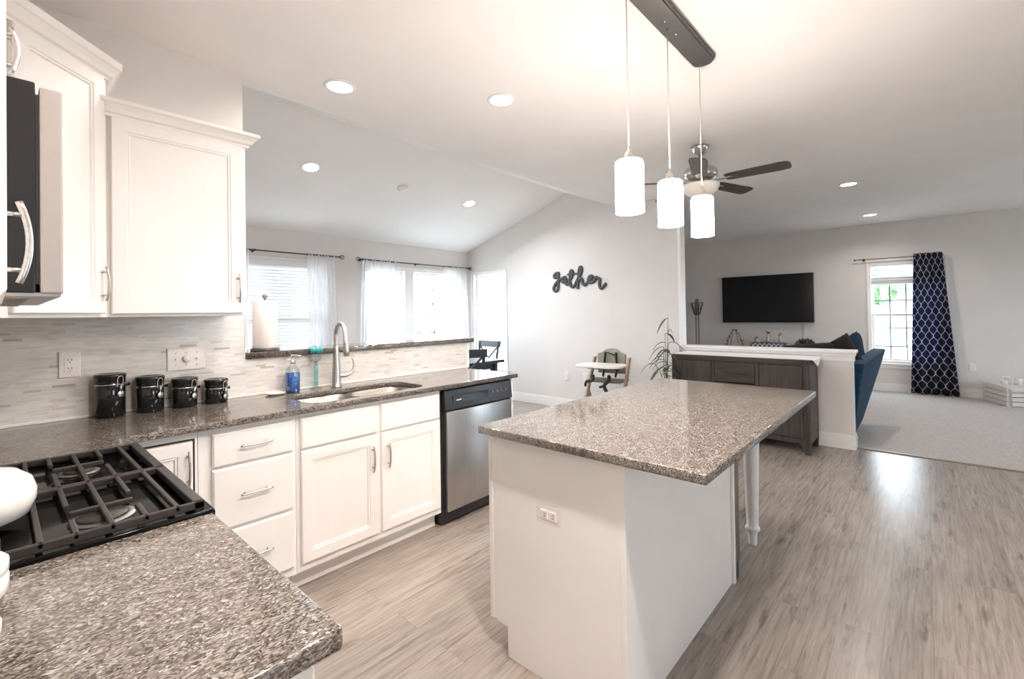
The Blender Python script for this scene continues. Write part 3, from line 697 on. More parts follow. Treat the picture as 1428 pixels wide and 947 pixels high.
# wall plates
def plate(name, label, c, u, n, w, h, kind, cat='outlet', group=None):
    c, u, n = Vector(c), Vector(u), Vector(n); t = thing(name, label, cat, c, group=group); zz = Vector((0, 0, 1))
    MB().panel(c-u*(w/2)-zz*(h/2), u, n, w, h, [(0, 0), (0, .005), (.002, .008), (.006, .0085), (.008, .0085)]).build('cover_plate', WPLA, t)
    if kind == 'outlet':
        f = MB().panel(c-u*(.018)-zz*(.036)+n*.0075, u, n, .036, .072, [(0, 0), (0, .0035), (.001, .004), (.002, .004)]).build('receptacle', WPLA, t)
        s_ = MB()
        for dz in (-.019, .019):
            for du in (-.006, .006):
                s_ = MB(); p = c+u*du+zz*(dz+.003)+n*.0112; e = (abs(u.x)*.0012+abs(n.x)*.0012, abs(u.y)*.0012+abs(n.y)*.0012, .0045); s_.box(p.x-e[0], p.x+e[0], p.y-e[1], p.y+e[1], p.z-e[2], p.z+e[2]); s_.build('socket_slot', pm('dark_slot', (.05, .045, .04), .6), f)
            s_ = MB(); p = c+zz*(dz-.008)+n*.0112; s_.box(p.x-.002, p.x+.002, p.y-.002, p.y+.002, p.z-.002, p.z+.002); s_.build('socket_slot', pm('dark_slot', (.05, .045, .04), .6), f)
    elif kind == 'sideways':
        for du in (-.019, .019):
            f = MB().panel(c+u*(du-.016)-zz*.016+n*.0075, u, n, .032, .032, [(0, 0), (0, .0035), (.002, .005), (.004, .005)]).build('receptacle', WPLA, t)
            for dz in (-.005, .005):
                s_ = MB(); p = c+u*(du+.003)+zz*dz+n*.0125; s_.box(p.x-(.001 if abs(n.x) > .5 else .004), p.x+(.001 if abs(n.x) > .5 else .004), p.y-.004, p.y+.004, p.z-.001, p.z+.001); s_.build('socket_slot', pm('dark_slot', (.05, .045, .04), .6), f)
    elif kind == 'dimmer':
        M_ = T(*(c+n*.008)) @ n.to_track_quat('Z', 'Y').to_matrix().to_4x4()
        MB().lathe([(0, .018), (.014, .018), (.017, .015), (.019, .0), (0, 0)], (0, 0, 0), 24, M_).build('dimmer_knob', WPLA, t)
        for du in (-.046, .046):
            p = c+u*du+n*.0085; MB().box(p.x-.003, p.x+.003, p.y-.010, p.y+.001, p.z-.006, p.z+.006, .001).build('toggle', WPLA, t)
        for du in (-.046, 0, .046):
            for dz in (-.032, .032):
                p = c+u*du+zz*dz+n*.0085; MB().ell(p, (.003, .003, .003), 8).build('screw', pm('plate_screw', (.45, .42, .39), .3, metal=.8), t)
    elif kind == 'blank':
        MB().panel(c-u*.012-zz*.03+n*.0075, u, n, .024, .06, [(0, 0), (0, .003), (.002, .004), (.003, .004)]).build('rocker', WPLA, t)
    return t
plate('wall_outlet', 'white duplex outlet on the tile backsplash left of the canisters', (.222, YB-.010, 1.162), (1, 0, 0), (0, -1, 0), .072, .118, 'outlet')
plate('dimmer_switch', 'wide white switch plate with a round dimmer knob above the canisters', (.662, YB-.010, 1.152), (1, 0, 0), (0, -1, 0), .165, .118, 'dimmer', 'switch')
plate('wall_outlet', 'white outlet low on the gable wall left of the high chair', (XG, 3.835, .455), (0, -1, 0), (-1, 0, 0), .075, .12, 'blank')
plate('wall_outlet', 'white outlet plate partly behind the high chair leg', (XG, 3.53, .455), (0, -1, 0), (-1, 0, 0), .09, .12, 'blank')
plate('wall_outlet', 'white outlet on the living room wall above the slatted crate', (XT, -.51, .452), (0, -1, 0), (-1, 0, 0), .078, .12, 'outlet')
plate('wall_outlet', 'sideways white double outlet on the island end panel', (1.36, 1.045, .618), (0, -1, 0), (-1, 0, 0), .118, .074, 'sideways')

# wall cabinets
def crown(poly, z0, h, out, name, parent, mat=CAB):
    """poly: open path of (x, y) along the cabinet's front; outward is to the right of travel"""
    prof = [(0, 0), (.010, 0), (.012, .010), (.022, .016), (.030, .030), (.044, .046), (.052, .050), (.052, h), (0, h)]
    P = [Vector((x, y, 0)) for x, y in poly]; secs = []
    for i, p in enumerate(P):
        if i == 0: d = (P[1]-P[0]).normalized(); n = Vector((d.y, -d.x, 0)); sc = 1
        elif i == len(P)-1: d = (P[-1]-P[-2]).normalized(); n = Vector((d.y, -d.x, 0)); sc = 1
        else:
            d1, d2 = (P[i]-P[i-1]).normalized(), (P[i+1]-P[i]).normalized()
            n1, n2 = Vector((d1.y, -d1.x, 0)), Vector((d2.y, -d2.x, 0)); n = (n1+n2).normalized(); sc = 1/max(.3, n.dot(n1))
        secs.append([p+n*(a*sc*out)+Vector((0, 0, z0+b)) for a, b in prof])
    return MB().loft(secs, False).build(name, mat, parent)
ZU = 1.372
# sink-wall cabinet
yf = YB-.325
t = thing('wall_cabinet', 'white single door wall cabinet above the black canisters', 'cabinet', (.58, YB-.16, ZU))
MB().box(.312, .848, yf, YB-.002, ZU, 2.228, .002).build('carcass', CAB, t)
d = MB().panel((.325, yf, ZU+.012), (1, 0, 0), (0, -1, 0), .503, 2.224-ZU-.016, DOOR).build('door', CAB, t)
arch_pull(d, (.806, yf-.020, 1.508), (0, 0, 1), (0, -1, 0), .14)
crown([(.312, YB-.30), (.312, yf-.002), (.850, yf-.002), (.850, YB-.002)], 2.222, .066, 1.0, 'crown_moulding', t)
# diagonal corner cabinet
A, B_ = Vector((.006, 2.256, 0)), Vector((.312, 2.562, 0)); U_ = (B_-A).normalized(); N_ = Vector((U_.y, -U_.x, 0)); LW = (B_-A).length
t = thing('wall_cabinet', 'taller white diagonal wall cabinet in the corner behind the microwave', 'cabinet', (0, 2.6, ZU))
MB().prism([(XL+.002, YB-.002), (XL+.002, 2.256), (A.x, A.y), (B_.x, B_.y), (.312, YB-.002)], ZU, 2.385).build('carcass', CAB, t)
d = MB().panel(A+U_*.030+N_*.0005+Vector((0, 0, ZU+.014)), U_, N_, LW-.06, 2.375-ZU-.018, DOOR).build('door', CAB, t)
arch_pull(d, A+U_*(LW-.05)+N_*.020+Vector((0, 0, 1.508)), (0, 0, 1), N_, .14)
crown([(XL+.002, 2.256), (A.x, A.y), (B_.x, B_.y), (B_.x, YB-.002)], 2.370, .080, 1.0, 'crown_moulding', t)
# cabinet over the microwave and the near cabinet
XC = -.013
t = thing('wall_cabinet', 'short white wall cabinet above the microwave', 'cabinet', (-.15, 1.63, 1.82))
MB().box(XL+.002, XC, 1.242, 2.250, 1.832, 2.30).build('carcass', CAB, t)
for y0, hy in ((1.25, None), (1.64, 1.70)):
    d = MB().panel((XC, y0, 1.838), (0, 1, 0), (1, 0, 0), .375, .45, DOOR).build('door', CAB, t); arch_pull(d, (XC+.020, hy or 1.57, 2.035 if hy else 1.99), (0, 0, 1), (1, 0, 0), .105)
t = thing('wall_cabinet', 'white wall cabinet at the left edge of view, seen edge-on nearest the viewer', 'cabinet', (-.15, .93, ZU))
MB().box(XL+.002, XC, .645, 1.238, ZU, 2.30, .002).build('carcass', CAB, t)
d = MB().panel((XC, .652, ZU+.010), (0, 1, 0), (1, 0, 0), .578, .905, [(0, 0), (0, .012), (.004, .016), (.010, .0205), (.052, .0205), (.055, .016), (.062, .0165), (.066, .011), (.072, .011)]).build('door', CAB, t)
arch_pull(d, (XC+.0205, 1.09, 1.488), (0, 0, 1), (1, 0, 0), .132)
# microwave
t = thing('microwave', 'black and stainless over-the-range microwave below the wall cabinets', 'microwave', (-.1, 1.62, 1.41))
MB().box(XL+.002, .051, 1.246, 2.004, 1.413, 1.812, .003).build('body', BLACKP, t)
dr = MB().box(.056, .089, 1.246, 1.86, 1.412, 1.806, .004, 2).build('door', pm('grey_steel_edge', (.42, .385, .36), .38, metal=.35), t)
MB().box(.0885, .0905, 1.32, 1.80, 1.47, 1.76, .001).build('window', BLACK, dr)
MB().box(.054, .088, 1.863, 2.004, 1.412, 1.806, .003).build('control_panel', BLACKP, t)
MB().box(.051, .057, 1.25, 1.9, 1.43, 1.79).build('gap_shade_strip', pm('gap_shade_paint', (.03, .025, .022), .8), t)  # dark strip painted as the shade between microwave body and door
v = MB()
for k in range(9): v.box(-.02, .045, 1.27+k*.075, 1.315+k*.075, 1.402, 1.414, .004)
v.build('vent_grille', NICKEL, t)
MB().box(XL+.01, .085, 1.25, 2.0, 1.407, 1.4135).build('underside', STEEL, t)

# near base cabinet under the first counter
t = thing('base_cabinet', 'white base cabinet below the nearest counter corner', 'cabinet', (0, .94, 0))
m = MB(); m.box(XL+.002, XF-.045, .655, 1.228, .10, .882, .002); m.build('carcass', CAB, t)
MB().box(XL+.002, XF-.12, .66, 1.228, 0, .10).build('toe_kick', CAB, t)
MB().panel((XF-.045, .665, .712), (0, 1, 0), (1, 0, 0), .55, .145, SLABF).build('drawer', CAB, t)
MB().panel((XF-.045, .665, .14), (0, 1, 0), (1, 0, 0), .55, .555, DOOR).build('door', CAB, t)

# ------------------------------------------------------------------ gas range
RY0, RY1, RXF = 1.238, 2.028, .338
t = thing('gas_range', 'black gas range with cast iron grates between the two granite counters', 'stove', (0, 1.63, 0))
MB().box(XL+.015, RXF-.035, RY0+.01, RY1-.01, .02, .895).build('body', STEEL, t)
MB().panel((RXF-.035, RY0+.02, .2), (0, 1, 0), (1, 0, 0), .75, .56, [(0, 0), (0, .025), (.004, .03), (.08, .03), (.082, .028), (.09, .028)]).build('oven_door', BLACK, t)
ct = MB(); ct.box(XL+.012, RXF-.004, RY0, RY1, .895, .917, .006, 3)
ct.box(RXF-.030, RXF+.004, RY0, RY1, .872, .920, .010, 3)
for (y0, y1) in ((RY0, RY0+.011), (RY1-.011, RY1)): ct.box(XL+.012, RXF-.004, y0, y1, .900, .920, .004, 3)
ct.build('cooktop', BLACK, t)
for k in range(5): MB().tube([(RXF-.036, RY0+.10+k*.148, .80), (RXF-.008, RY0+.10+k*.148, .80)], [.022, .019], 16).build('control_knob', STEEL, t)
GX0, GX1 = -.20, .322
def bar(m, x0, x1, y0, y1, z0=.929, z1=.941): m.box(x0, x1, y0, y1, z0, z1, .0025)
def grate(y0, y1, yb):
    m = MB(); w = .0105
    bar(m, GX0, GX0+w, y0, y1, .920); bar(m, GX1-.022, GX1, y0, y1, .922); bar(m, GX0, GX1, y0, y0+w, .923); bar(m, GX0, GX1, y1-w, y1, .923)
    for x in (-.16, -.055, .055, .16, .27): bar(m, x-w/2, x+w/2, y0, y1)
    for xc in (-.1075, .1075) if False else (-.055, .16):
        h = .055
        for x in (xc-h, xc+h):
            bar(m, x-w/2, x+w/2, y0, yb-.055); bar(m, x-w/2, x+w/2, yb+.055, y1)
        bar(m, xc-h, xc+h, yb-w/2, yb+w/2)
    for x in (GX0+.001, -.05, .1, .2, GX1-.02):
        for y in (y0+.001, y1-.012): m.box(x, x+.014, y, y+.011, .9175, .930, .002)
    return m.build('grate', IRON, t)
grate(RY0+.012, 1.632, 1.405); grate(1.636, RY1-.014, 1.845)
for (x, y, r) in ((-.055, 1.405, .036), (.16, 1.385, .046), (-.055, 1.845, .040), (.16, 1.845, .034)):
    b_ = MB().lathe([(0, .0), (r+.014, 0), (r+.012, .002), (r+.002, .003), (r, .004), (0, .004)], (x, y, .9175), 28).build('burner', pm('burner_alloy', (.22, .20, .185), .4, metal=.7), t)
    MB().lathe([(0, .004), (r, .004), (r+.001, .006), (r-.003, .009), (0, .010)], (x, y, .9175), 28).build('burner_cap', IRON, b_)
# kettle
kx, ky, kz = -.043, 1.47, .9415
t = thing('kettle', 'round white enamel kettle on the left side of the range', 'kettle', (kx, ky, kz))
MB().lathe([(0, 0), (.075, 0), (.092, .008), (.103, .035), (.104, .055), (.096, .080), (.075, .098), (.045, .107), (.043, .110), (0, .110)], (kx, ky, kz), 40).build('body', WCER, t)
MB().lathe([(0, .110), (.042, .110), (.038, .117), (.012, .121), (.010, .128), (.015, .134), (.012, .142), (0, .144)], (kx, ky, kz), 28).build('lid', WCER, t)
MB().tube(smooth_path([(kx-.085, ky+.03, kz+.055), (kx-.125, ky+.045, kz+.085), (kx-.145, ky+.055, kz+.12)], 4), [.022]*3+[.016]*3+[.011]*3, 14).build('spout', WCER, t)
MB().tube(smooth_path([(kx-.07, ky-.0, kz+.09), (kx-.06, ky, kz+.19), (kx-.02, ky, kz+.205), (kx+.015, ky, kz+.17), (kx+.022, ky, kz+.105)], 6), .006, 10).build('handle', WCER, t)
# white jars at the left edge of the near counter
cx, cy = -.048, 1.105
t = thing('ribbed_jar', 'white ribbed jar on the near counter just in front of the range', 'jar', (cx, cy, .9145))
MB().lathe([(0, 0), (.050, 0), (.056, .003), (.056, .012), (.050, .016), (0, .016)], (cx, cy, .9145), 32).build('foot', CLEARP, t)
MB().lathe([(0, .016), (.058, .016), (.062, .020), (.062, .044), (.060, .047), (0, .047)], (cx, cy, .9145), 32).build('body', WCER, t)
MB().lathe([(0, .048), (.058, .048), (.062, .051), (.062, .068), (.058, .072), (0, .073)], (cx, cy, .9145), 32).build('lid', WCER, t)
cx, cy = -.030, .985
t = thing('glass_shaker', 'small clear and white shaker at the left edge of the near counter', 'shaker', (cx, cy, .9145))
MB().lathe([(0, .002), (.032, .002), (.035, .008), (.035, .024), (.030, .03), (0, .03)], (cx, cy, .9145), 24).build('body', pm('milky_glass', (.66, .62, .58), .12), t)
MB().lathe([(0, .03), (.028, .03), (.030, .034), (.026, .042), (0, .044)], (cx, cy, .9145), 24).build('cap', WCER, t)

# ------------------------------------------------------------------ island
IX0, IX1, IY0, IY1 = 1.285, 2.978, .451, 1.345
t = thing('kitchen_island', 'white kitchen island base with a plain back panel and notched toe kick', 'island', (1.9, 1.03, 0))
MB().box(1.366, 2.452, .755, 1.330, .105, .882).build('carcass', CABS, t)
MB().box(1.366, 2.452, .755, 1.258, 0, .105).build('toe_kick', CABS, t)
ep = MB(); ep.prism([(.735, 0), (1.258, 0), (1.258, .125), (1.348, .125), (1.348, .884), (.735, .884)], 1.352, 1.366, perm, .0015)
ep.box(1.349, 1.353, .733, .752, 0, .884, .001); ep.box(1.349, 1.353, 1.330, 1.349, .125, .884, .001)
ep.build('end_panel', CABS, t)
MB().box(1.354, 2.462, .742, .755, 0, .884, .001).build('back_panel', CABS, t)
MB().box(2.440, 2.464, .728, .742, 0, .884, .002).build('corner_strip', CABS, t)
for x0 in (1.39, 1.93):
    MB().panel((x0+.5, 1.330, .13), (-1, 0, 0), (0, 1, 0), .5, .56, DOOR).build('door', CABS, t); MB().panel((x0+.5, 1.330, .705), (-1, 0, 0), (0, 1, 0), .5, .15, SLABF).build('drawer', CABS, t)
t = thing('undercounter_fridge', 'grey metal appliance under the island, only its upright edge showing past the white back panel', 'fridge', (2.5, 1.0, 0))
MB().box(2.466, 2.535, .729, 1.30, .09, .86, .003).build('door', pm('grey_metal', (.20, .19, .18), .35, metal=.8), t)
MB().box(2.466, 2.530, .735, 1.30, .0, .088, .002).build('foot', BLACKP, t)
t = thing('island_countertop', 'granite island worktop overhanging on a white turned leg', 'countertop', (2.1, .9, .884))
slab('slab', [[(IX0+.004, IY0), (IX0, IY0+.004), (IX0, IY1-.004), (IX0+.004, IY1), (IX1-.004, IY1), (IX1, IY1-.004), (IX1, IY0+.004), (IX1-.004, IY0)]], .884, .914, GRANITE, .004, t)
prof = [(0, 0), (.021, 0), (.022, .01), (.024, .05), (.027, .075), (.036, .085), (.040, .097), (.036, .108), (.031, .113), (.033, .18), (.037, .40), (.0425, .62), (.045, .76), (.045, .883), (0, .883)]
for (x, y) in ((2.925, .770), (2.925, 1.275)): MB().lathe(prof, (x, y, .0005), 28).build('leg', TRIM, t)

# ------------------------------------------------------------------ lamps
t = thing('pendant_light', 'brushed bar pendant with three white glass cylinder shades over the island', 'pendant light', (2.16, .885, ZC))
cb = MB()
for (w, z0, z1) in ((.066, ZC-.012, ZC-.0005), (.060, ZC-.024, ZC-.012), (.052, ZC-.034, ZC-.024)):
    cb.prism(rrect(1.66+.066-w, 2.64-.066+w, .885-w, .885+w, w*.75, 8), z0, z1)
cb.build('canopy', m_brushed('canopy_metal', (.36, .34, .33), (40, 1, 40), .3), t)
for x in (2.095, 2.225): MB().ell((x, .885, ZC-.036), (.006, .006, .004), 10).build('screw', CHROME, t)
for i, x in enumerate((1.745, 2.155, 2.580)):
    y = .90
    MB().tube([(x, y, ZC-.034), (x-.002, y, 2.35), (x, y, 2.028)], .0028, 8).build('cord', pm('clear_cord', (.72, .66, .60), .25), t)
    MB().lathe([(0, .060), (.004, .060), (.006, .045), (.016, .030), (.020, .008), (.030, .004), (.030, 0), (0, 0)], (x, y, 1.984), 20).build('socket_cap', NICKEL, t)
    sh = MB().lathe([(.018, .215), (.050, .214), (.0555, .208), (.0575, .195), (.0575, .02), (.0575, .0), (.0535, .0), (.0535, .19), (.049, .205), (.018, .209)], (x, y, 1.769), 36).build('lamp_shade', SHADE, t)
    MB().ell((x, y, 1.90), (.022, .022, .035), 16).build('bulb', m_emit('bulb_glow', (1, .93, .82), 14), sh)
    l = bpy.data.lights.new('pendant_glow', 'POINT'); l.energy = PEND; l.color = WHITE; l.shadow_soft_size = .05
    lo = bpy.data.objects.new('pendant_glow', l); lo.location = (x, y, 1.73); COL.objects.link(lo)
def recessed(x, y, z, nrm, label, lamp=LAMP, col=WARM):
    t = thing('recessed_light', label, 'ceiling light', (x, y, z), group='recessed ceiling lights')
    M_ = Vector(nrm).to_track_quat('Z', 'Y').to_matrix().to_4x4()
    MB().lathe([(.072, 0), (.090, 0), (.092, .003), (.088, .006), (.074, .009), (.072, .004)], (0, 0, 0), 36, M_).build('trim_ring', TRIM, t, True)
    MB().lathe([(0, .003), (.074, .003), (.074, .0055), (0, .0055)], (0, 0, 0), 36, M_).build('lens', LENS, t, True)
    l = bpy.data.lights.new('downlight', 'AREA'); l.shape = 'DISK'; l.size = .14; l.energy = lamp; l.color = col; l.spread = math.radians(150)
    lo = bpy.data.objects.new('downlight', l); lo.location = Vector((x, y, z))+Vector(nrm)*.012; lo.rotation_euler = Vector(nrm).to_track_quat('-Z', 'Y').to_euler(); lo.rotation_euler = (-Vector(nrm)).to_track_quat('Z', 'Y').to_euler(); COL.objects.link(lo)
D = (0, 0, -1); VN = Vector((0, -.305, -1)).normalized()
recessed(1.393, 2.615, ZC, D, 'recessed light over the sink, on the flat kitchen ceiling left', LAMP*.7)
recessed(2.196, 2.030, ZC, D, 'recessed light on the flat ceiling between sink and pendants')
vz = lambda y: ZRG-(y-YRG)*(ZRG-ZE)/(YW-YRG)
recessed(2.09, 4.52, vz(4.52), VN, 'recessed light on the sloped ceiling above the left dining window', LAMP*2.1, (.92, .96, 1.0))
recessed(4.23, 4.52, vz(4.52), VN, 'recessed light on the sloped ceiling nearest the gable wall', LAMP*2.1, (.92, .96, 1.0))
recessed(6.357, .616, ZC, D, 'recessed light in the living room nearer the fan', LAMP*.9)
recessed(8.688, .591, ZC, D, 'recessed light in the living room nearer the television wall', LAMP*.75)
recessed(1.15, 1.30, ZC, D, 'unseen recessed light added above the range aisle as fill', LAMP)  # out-of-view lamp, added to brighten the base cabinets
recessed(.75, .15, ZC, D, 'unseen recessed light added above the viewer as fill', LAMP*2.6)  # added lamp, never in view, lifts the island end and near cabinets
x, y = 3.17, 4.52
M_ = T(x, y, vz(y)) @ VN.to_track_quat('Z', 'Y').to_matrix().to_4x4()
tag(MB().lathe([(0, .034), (.035, .034), (.050, .026), (.060, .012), (.066, .010), (.066, .001), (0, .001)], (0, 0, 0), 32, M_).build('smoke_detector', WPLA), 'white smoke detector on the sloped dining ceiling', 'smoke detector')
# ceiling fan
cx, cy = 3.995, 1.403
t = thing('ceiling_fan', 'brushed nickel ceiling fan with five dark wood blades', 'ceiling fan', (cx, cy, ZC))
MB().lathe([(0, ZC-.0005), (.075, ZC-.0005), (.075, ZC-.012), (.050, ZC-.055), (.030, ZC-.065), (0, ZC-.065)], (cx, cy, 0), 32).build('canopy', NICKEL, t)
MB().tube([(cx, cy, ZC-.06), (cx, cy, 2.57)], .014, 12).build('downrod', NICKEL, t)
MB().lathe([(0, 2.60), (.045, 2.60), (.085, 2.585), (.128, 2.555), (.140, 2.52), (.132, 2.485), (.10, 2.465), (.085, 2.455), (.085, 2.435), (0, 2.435)], (cx, cy, 0), 40).build('motor_housing', NICKEL, t)
MB().lathe([(0, 2.437), (.095, 2.436), (.150, 2.430), (.150, 2.418), (.135, 2.375), (.10, 2.345), (.05, 2.328), (0, 2.323)], (cx, cy, 0), 40).build('light_bowl', BOWL, t)
for k in range(5):
    a = math.radians(54+72*k)
    R_ = T(cx, cy, 2.455) @ RZ(a)
    b_ = MB(); sh = [(.20, -.048), (.24, -.058), (.60, -.068), (.655, -.058), (.67, -.03), (.67, .03), (.655, .058), (.60, .068), (.24, .058), (.20, .048)]
    b_.prism(sh, -.004, .004, R_ @ RX(math.radians(-12)), .0015)
    bb = b_.build('blade', BLADE, t)
    br_ = MB(); br_.hexa([tuple(R_ @ Vector(p)) for p in ((.09, -.016, -.012), (.26, -.035, -.012), (.26, .035, -.003), (.09, .016, -.012))], [tuple(R_ @ Vector(p)) for p in ((.09, -.016, -.006), (.26, -.035, -.006), (.26, .035, .003), (.09, .016, -.006))], .001)
    br_.build('blade_iron', NICKEL, bb)

# ------------------------------------------------------------------ window dressing
def sheer(name, label, xa, xb, xa2, xb2, z0, z1, y, waves, mat=SHEER, amp=.022, cat='curtain', group='sheer dining room curtains', seed=1, axis='x', hem=0.0):
    rnd = random.Random(seed); ph = rnd.uniform(0, 6); b = bmesh.new(); uvl = b.loops.layers.uv.new('UVMap')
    nx, nz = waves*10, 24; g = []
    for j in range(nz+1):
        tz = j/nz; row = []
        for i in range(nx+1):
            s_ = i/nx; x0 = xa+(xb-xa)*s_; x1 = xa2+(xb2-xa2)*s_
            q = tz**1.0; xx = x0*(1-q)+x1*q
            d = amp*(.6+.6*q)*math.sin(2*PI*waves*s_+ph+.6*math.sin(tz*3+s_*5))+amp*.4*math.sin(2*PI*waves*.37*s_+2)
            zz = z1+(z0-z1)*tz
            row.append(b.verts.new((xx, y+d, zz) if axis == 'x' else (y+d, xx, zz)))
        g.append(row)
    fl = abs(xb2-xa2)*1.35
    for j in range(nz):
        for i in range(nx):
            f = b.faces.new((g[j][i], g[j][i+1], g[j+1][i+1], g[j+1][i])); f.smooth = True
            for lp, (ii, jj) in zip(f.loops, ((i, j), (i+1, j), (i+1, j+1), (i, j+1))): lp[uvl].uv = (fl*ii/nx, (z1-z0)*(1-jj/nz))
    me = bpy.data.meshes.new(name); b.to_mesh(me); b.free(); me.materials.append(mat)
    o = bpy.data.objects.new(name, me); COL.objects.link(o); tag(o, label, cat, group)
    s_ = o.modifiers.new('thickness', 'SOLIDIFY'); s_.thickness = .0012
    return o
def rod(label, p0, p1, out, knobs=(True, True), brackets=(), r=.008, fin='ring'):
    p0, p1, out = Vector(p0), Vector(p1), Vector(out); t = thing('curtain_rod', label, 'curtain rod', (p0+p1)/2)
    MB().tube([p0, p1], r, 10).build('rod', RODM, t)
    u = (p1-p0).normalized()
    for e, s_, on in ((p0, -1, knobs[0]), (p1, 1, knobs[1])):
        if not on: continue
        m = MB(); c = e+u*s_*.035
        if fin == 'ring':
            for a in (0, PI/3, 2*PI/3):
                m.tube([c+Vector((0, 0, 1))*.026*math.sin(q)+(u*math.cos(a)+out*math.sin(a))*.03*math.cos(q) for q in [2*PI*k/18 for k in range(18)]], .0036, 6, True)
            m.tube([e, e+u*s_*.012], .012, 10)
        else: m.tube([e, e+u*s_*.02], .014, 10)
        m.build('finial', RODM, t)
    for s_ in brackets:
        c = p0+(p1-p0)*s_; m = MB(); m.tube([c, c-out*(.0755)], .006, 8); m.tube([c-Vector((0, 0, .012)), c+Vector((0, 0, .012))], .011, 8); m.tube([c-out*.074, c-out*.0755], .02, 12)
        m.build('bracket', RODM, t)
yr = YW-.08
rod('black curtain rod over the left dining window', (1.50, yr, 2.150), (3.06, yr, 2.150), (0, -1, 0), (True, True), (.33,))
rod('long black curtain rod over the double dining window', (3.37, yr, 2.145), (5.395, yr, 2.145), (0, -1, 0), (True, True), (.015, .48, .985))
sheer('sheer_curtain', 'white sheer curtain at the right of the left dining window', 2.62, 2.985, 2.66, 3.05, .25, 2.168, yr, 9, seed=2)
sheer('sheer_curtain', 'white sheer curtain left of the left dining window, behind the towel roll', 1.55, 1.95, 1.5, 1.95, .25, 2.168, yr, 9, seed=8)
sheer('sheer_curtain', 'white sheer curtain left on the long rod', 3.40, 3.945, 3.33, 3.95, .25, 2.163, yr, 12, seed=3)
sheer('sheer_curtain', 'white sheer curtain right on the long rod in the room corner', 4.86, 5.36, 4.95, 5.41, .25, 2.163, yr, 11, seed=4)
def blind(label, o, u, n, w, z_top, z_bot, pitch, tilt, stack=0.0, name='window_blind', cords=()):
    o, u, n = Vector(o), Vector(u), Vector(n); t = thing(name, label, 'blind', o+Vector((0, 0, z_top)))
    def bx(m, a0, a1, d0, d1, z0, z1, bev=0.0):
        p, q = o+u*a0+n*d0, o+u*a1+n*d1; m.box(min(p.x, q.x), max(p.x, q.x), min(p.y, q.y), max(p.y, q.y), z0, z1, bev)
    h = MB(); bx(h, 0, w, -.055, -.006, z_top-.045, z_top, .003); h.build('headrail', SLAT, t)
    s_ = MB(); z = z_top-.065; ns = 0
    rot = Matrix(((u.x, n.x, 0, 0), (u.y, n.y, 0, 0), (0, 0, 1, 0), (0, 0, 0, 1)))
    while z > z_bot+stack+.008:
        s_.box(-w/2+.004, w/2-.004, -.025, .025, -.0013, .0013, 0, mat=T(*(o+u*(w/2)-n*.032+Vector((0, 0, z)))) @ rot @ RX(tilt)); z -= pitch
    zz = z_bot+.022
    while zz < z_bot+stack: bx(s_, .004, w-.004, -.054, -.010, zz, zz+.0026); zz += .0036
    s_.build('slats', SLAT, t)
    r_ = MB(); bx(r_, .002, w-.002, -.056, -.008, z_bot, z_bot+.02, .003); r_.build('bottom_rail', SLAT, t)
    c = MB()
    for a in (cords or (.12, w-.12)): c.tube([o+u*a-n*.005+Vector((0, 0, z_top-.04)), o+u*a-n*.005+Vector((0, 0, z_bot+.01))], .0014, 6)
    c.build('cord', pm('blind_cord', (.6, .6, .6), .7), t)
    return t
blind('white slatted blind lowered in the left dining window', (WA[0]+.035, YW, 0), (1, 0, 0), (0, -1, 0), WA[1]-WA[0]-.07, 2.03, .66, .040, math.radians(58), cords=(.15, .62, .80, 1.1))
blind('white blind half raised in the living room window', (XT, WD[1]-.032, 0), (0, -1, 0), (-1, 0, 0), WD[1]-WD[0]-.064, 2.09, 1.745, .046, math.radians(44), .075, cords=(.10, .17, .78))
rod('thin black double rod over the living room window', (XT-.085, .86, 2.165), (XT-.085, -.22, 2.165), (-1, 0, 0), (True, False), (.10, .97), .006, 'cap')
o = sheer('patterned_curtain', 'navy curtain with a white interlocking oval print beside the living room window', .125, -.205, .19, -.36, .02, 2.205, XT-.085, 4, CHAIN, .042, 'curtain', None, 6, 'y')

# ------------------------------------------------------------------ dining room
def cross_chair(label, loc, rz):
    t = thing('dining_chair', label, 'chair', loc, rz, group='black cross-back dining chairs')
    w, dp, zs = .44, .42, .46
    MB().box(-w/2, w/2, -dp/2, dp/2, zs-.02, zs+.015, .01, 3).build('seat', WOODB, t, True)
    for s_ in (-1, 1):
        MB().tube([(s_*.19, dp/2-.03, zs-.02), (s_*.195, dp/2-.02, 0)], [.021, .016], 10).build('leg', WOODB, t, True)
        MB().tube(smooth_path([(s_*.19, -dp/2-.05, 0), (s_*.19, -dp/2+.02, zs), (s_*.20, -dp/2-.03, .93)], 6), .019, 10).build('leg', WOODB, t, True)
    MB().hexa([(-.235, -dp/2-.040, .85), (.235, -dp/2-.040, .85), (.235, -dp/2-.015, .85), (-.235, -dp/2-.015, .85)], [(-.24, -dp/2-.052, .95), (.24, -dp/2-.052, .95), (.24, -dp/2-.027, .95), (-.24, -dp/2-.027, .95)], .008, 2).build('top_rail', WOODB, t, True)
    m = MB()
    for s_ in (-1, 1): m.tube(smooth_path([(-s_*.185, -dp/2+.012, .49), (0, -dp/2-.012, .68), (s_*.185, -dp/2-.025, .86)], 5), .014, 8)
    m.build('cross_brace', WOODB, t, True)
    m = MB(); m.tube([(-.19, dp/2-.03, .2), (-.19, -dp/2-.02, .2)], .010, 8); m.tube([(.19, dp/2-.03, .2), (.19, -dp/2-.02, .2)], .010, 8); m.build('stretcher', WOODB, t, True)
cross_chair('black cross-back chair at the far end of the dining table, under the narrow window', (4.87, 5.06, 0), PI/2)
cross_chair('black cross-back chair drawn up nearest the half wall, turned at an angle', (3.77, 4.19, 0), math.radians(-27))
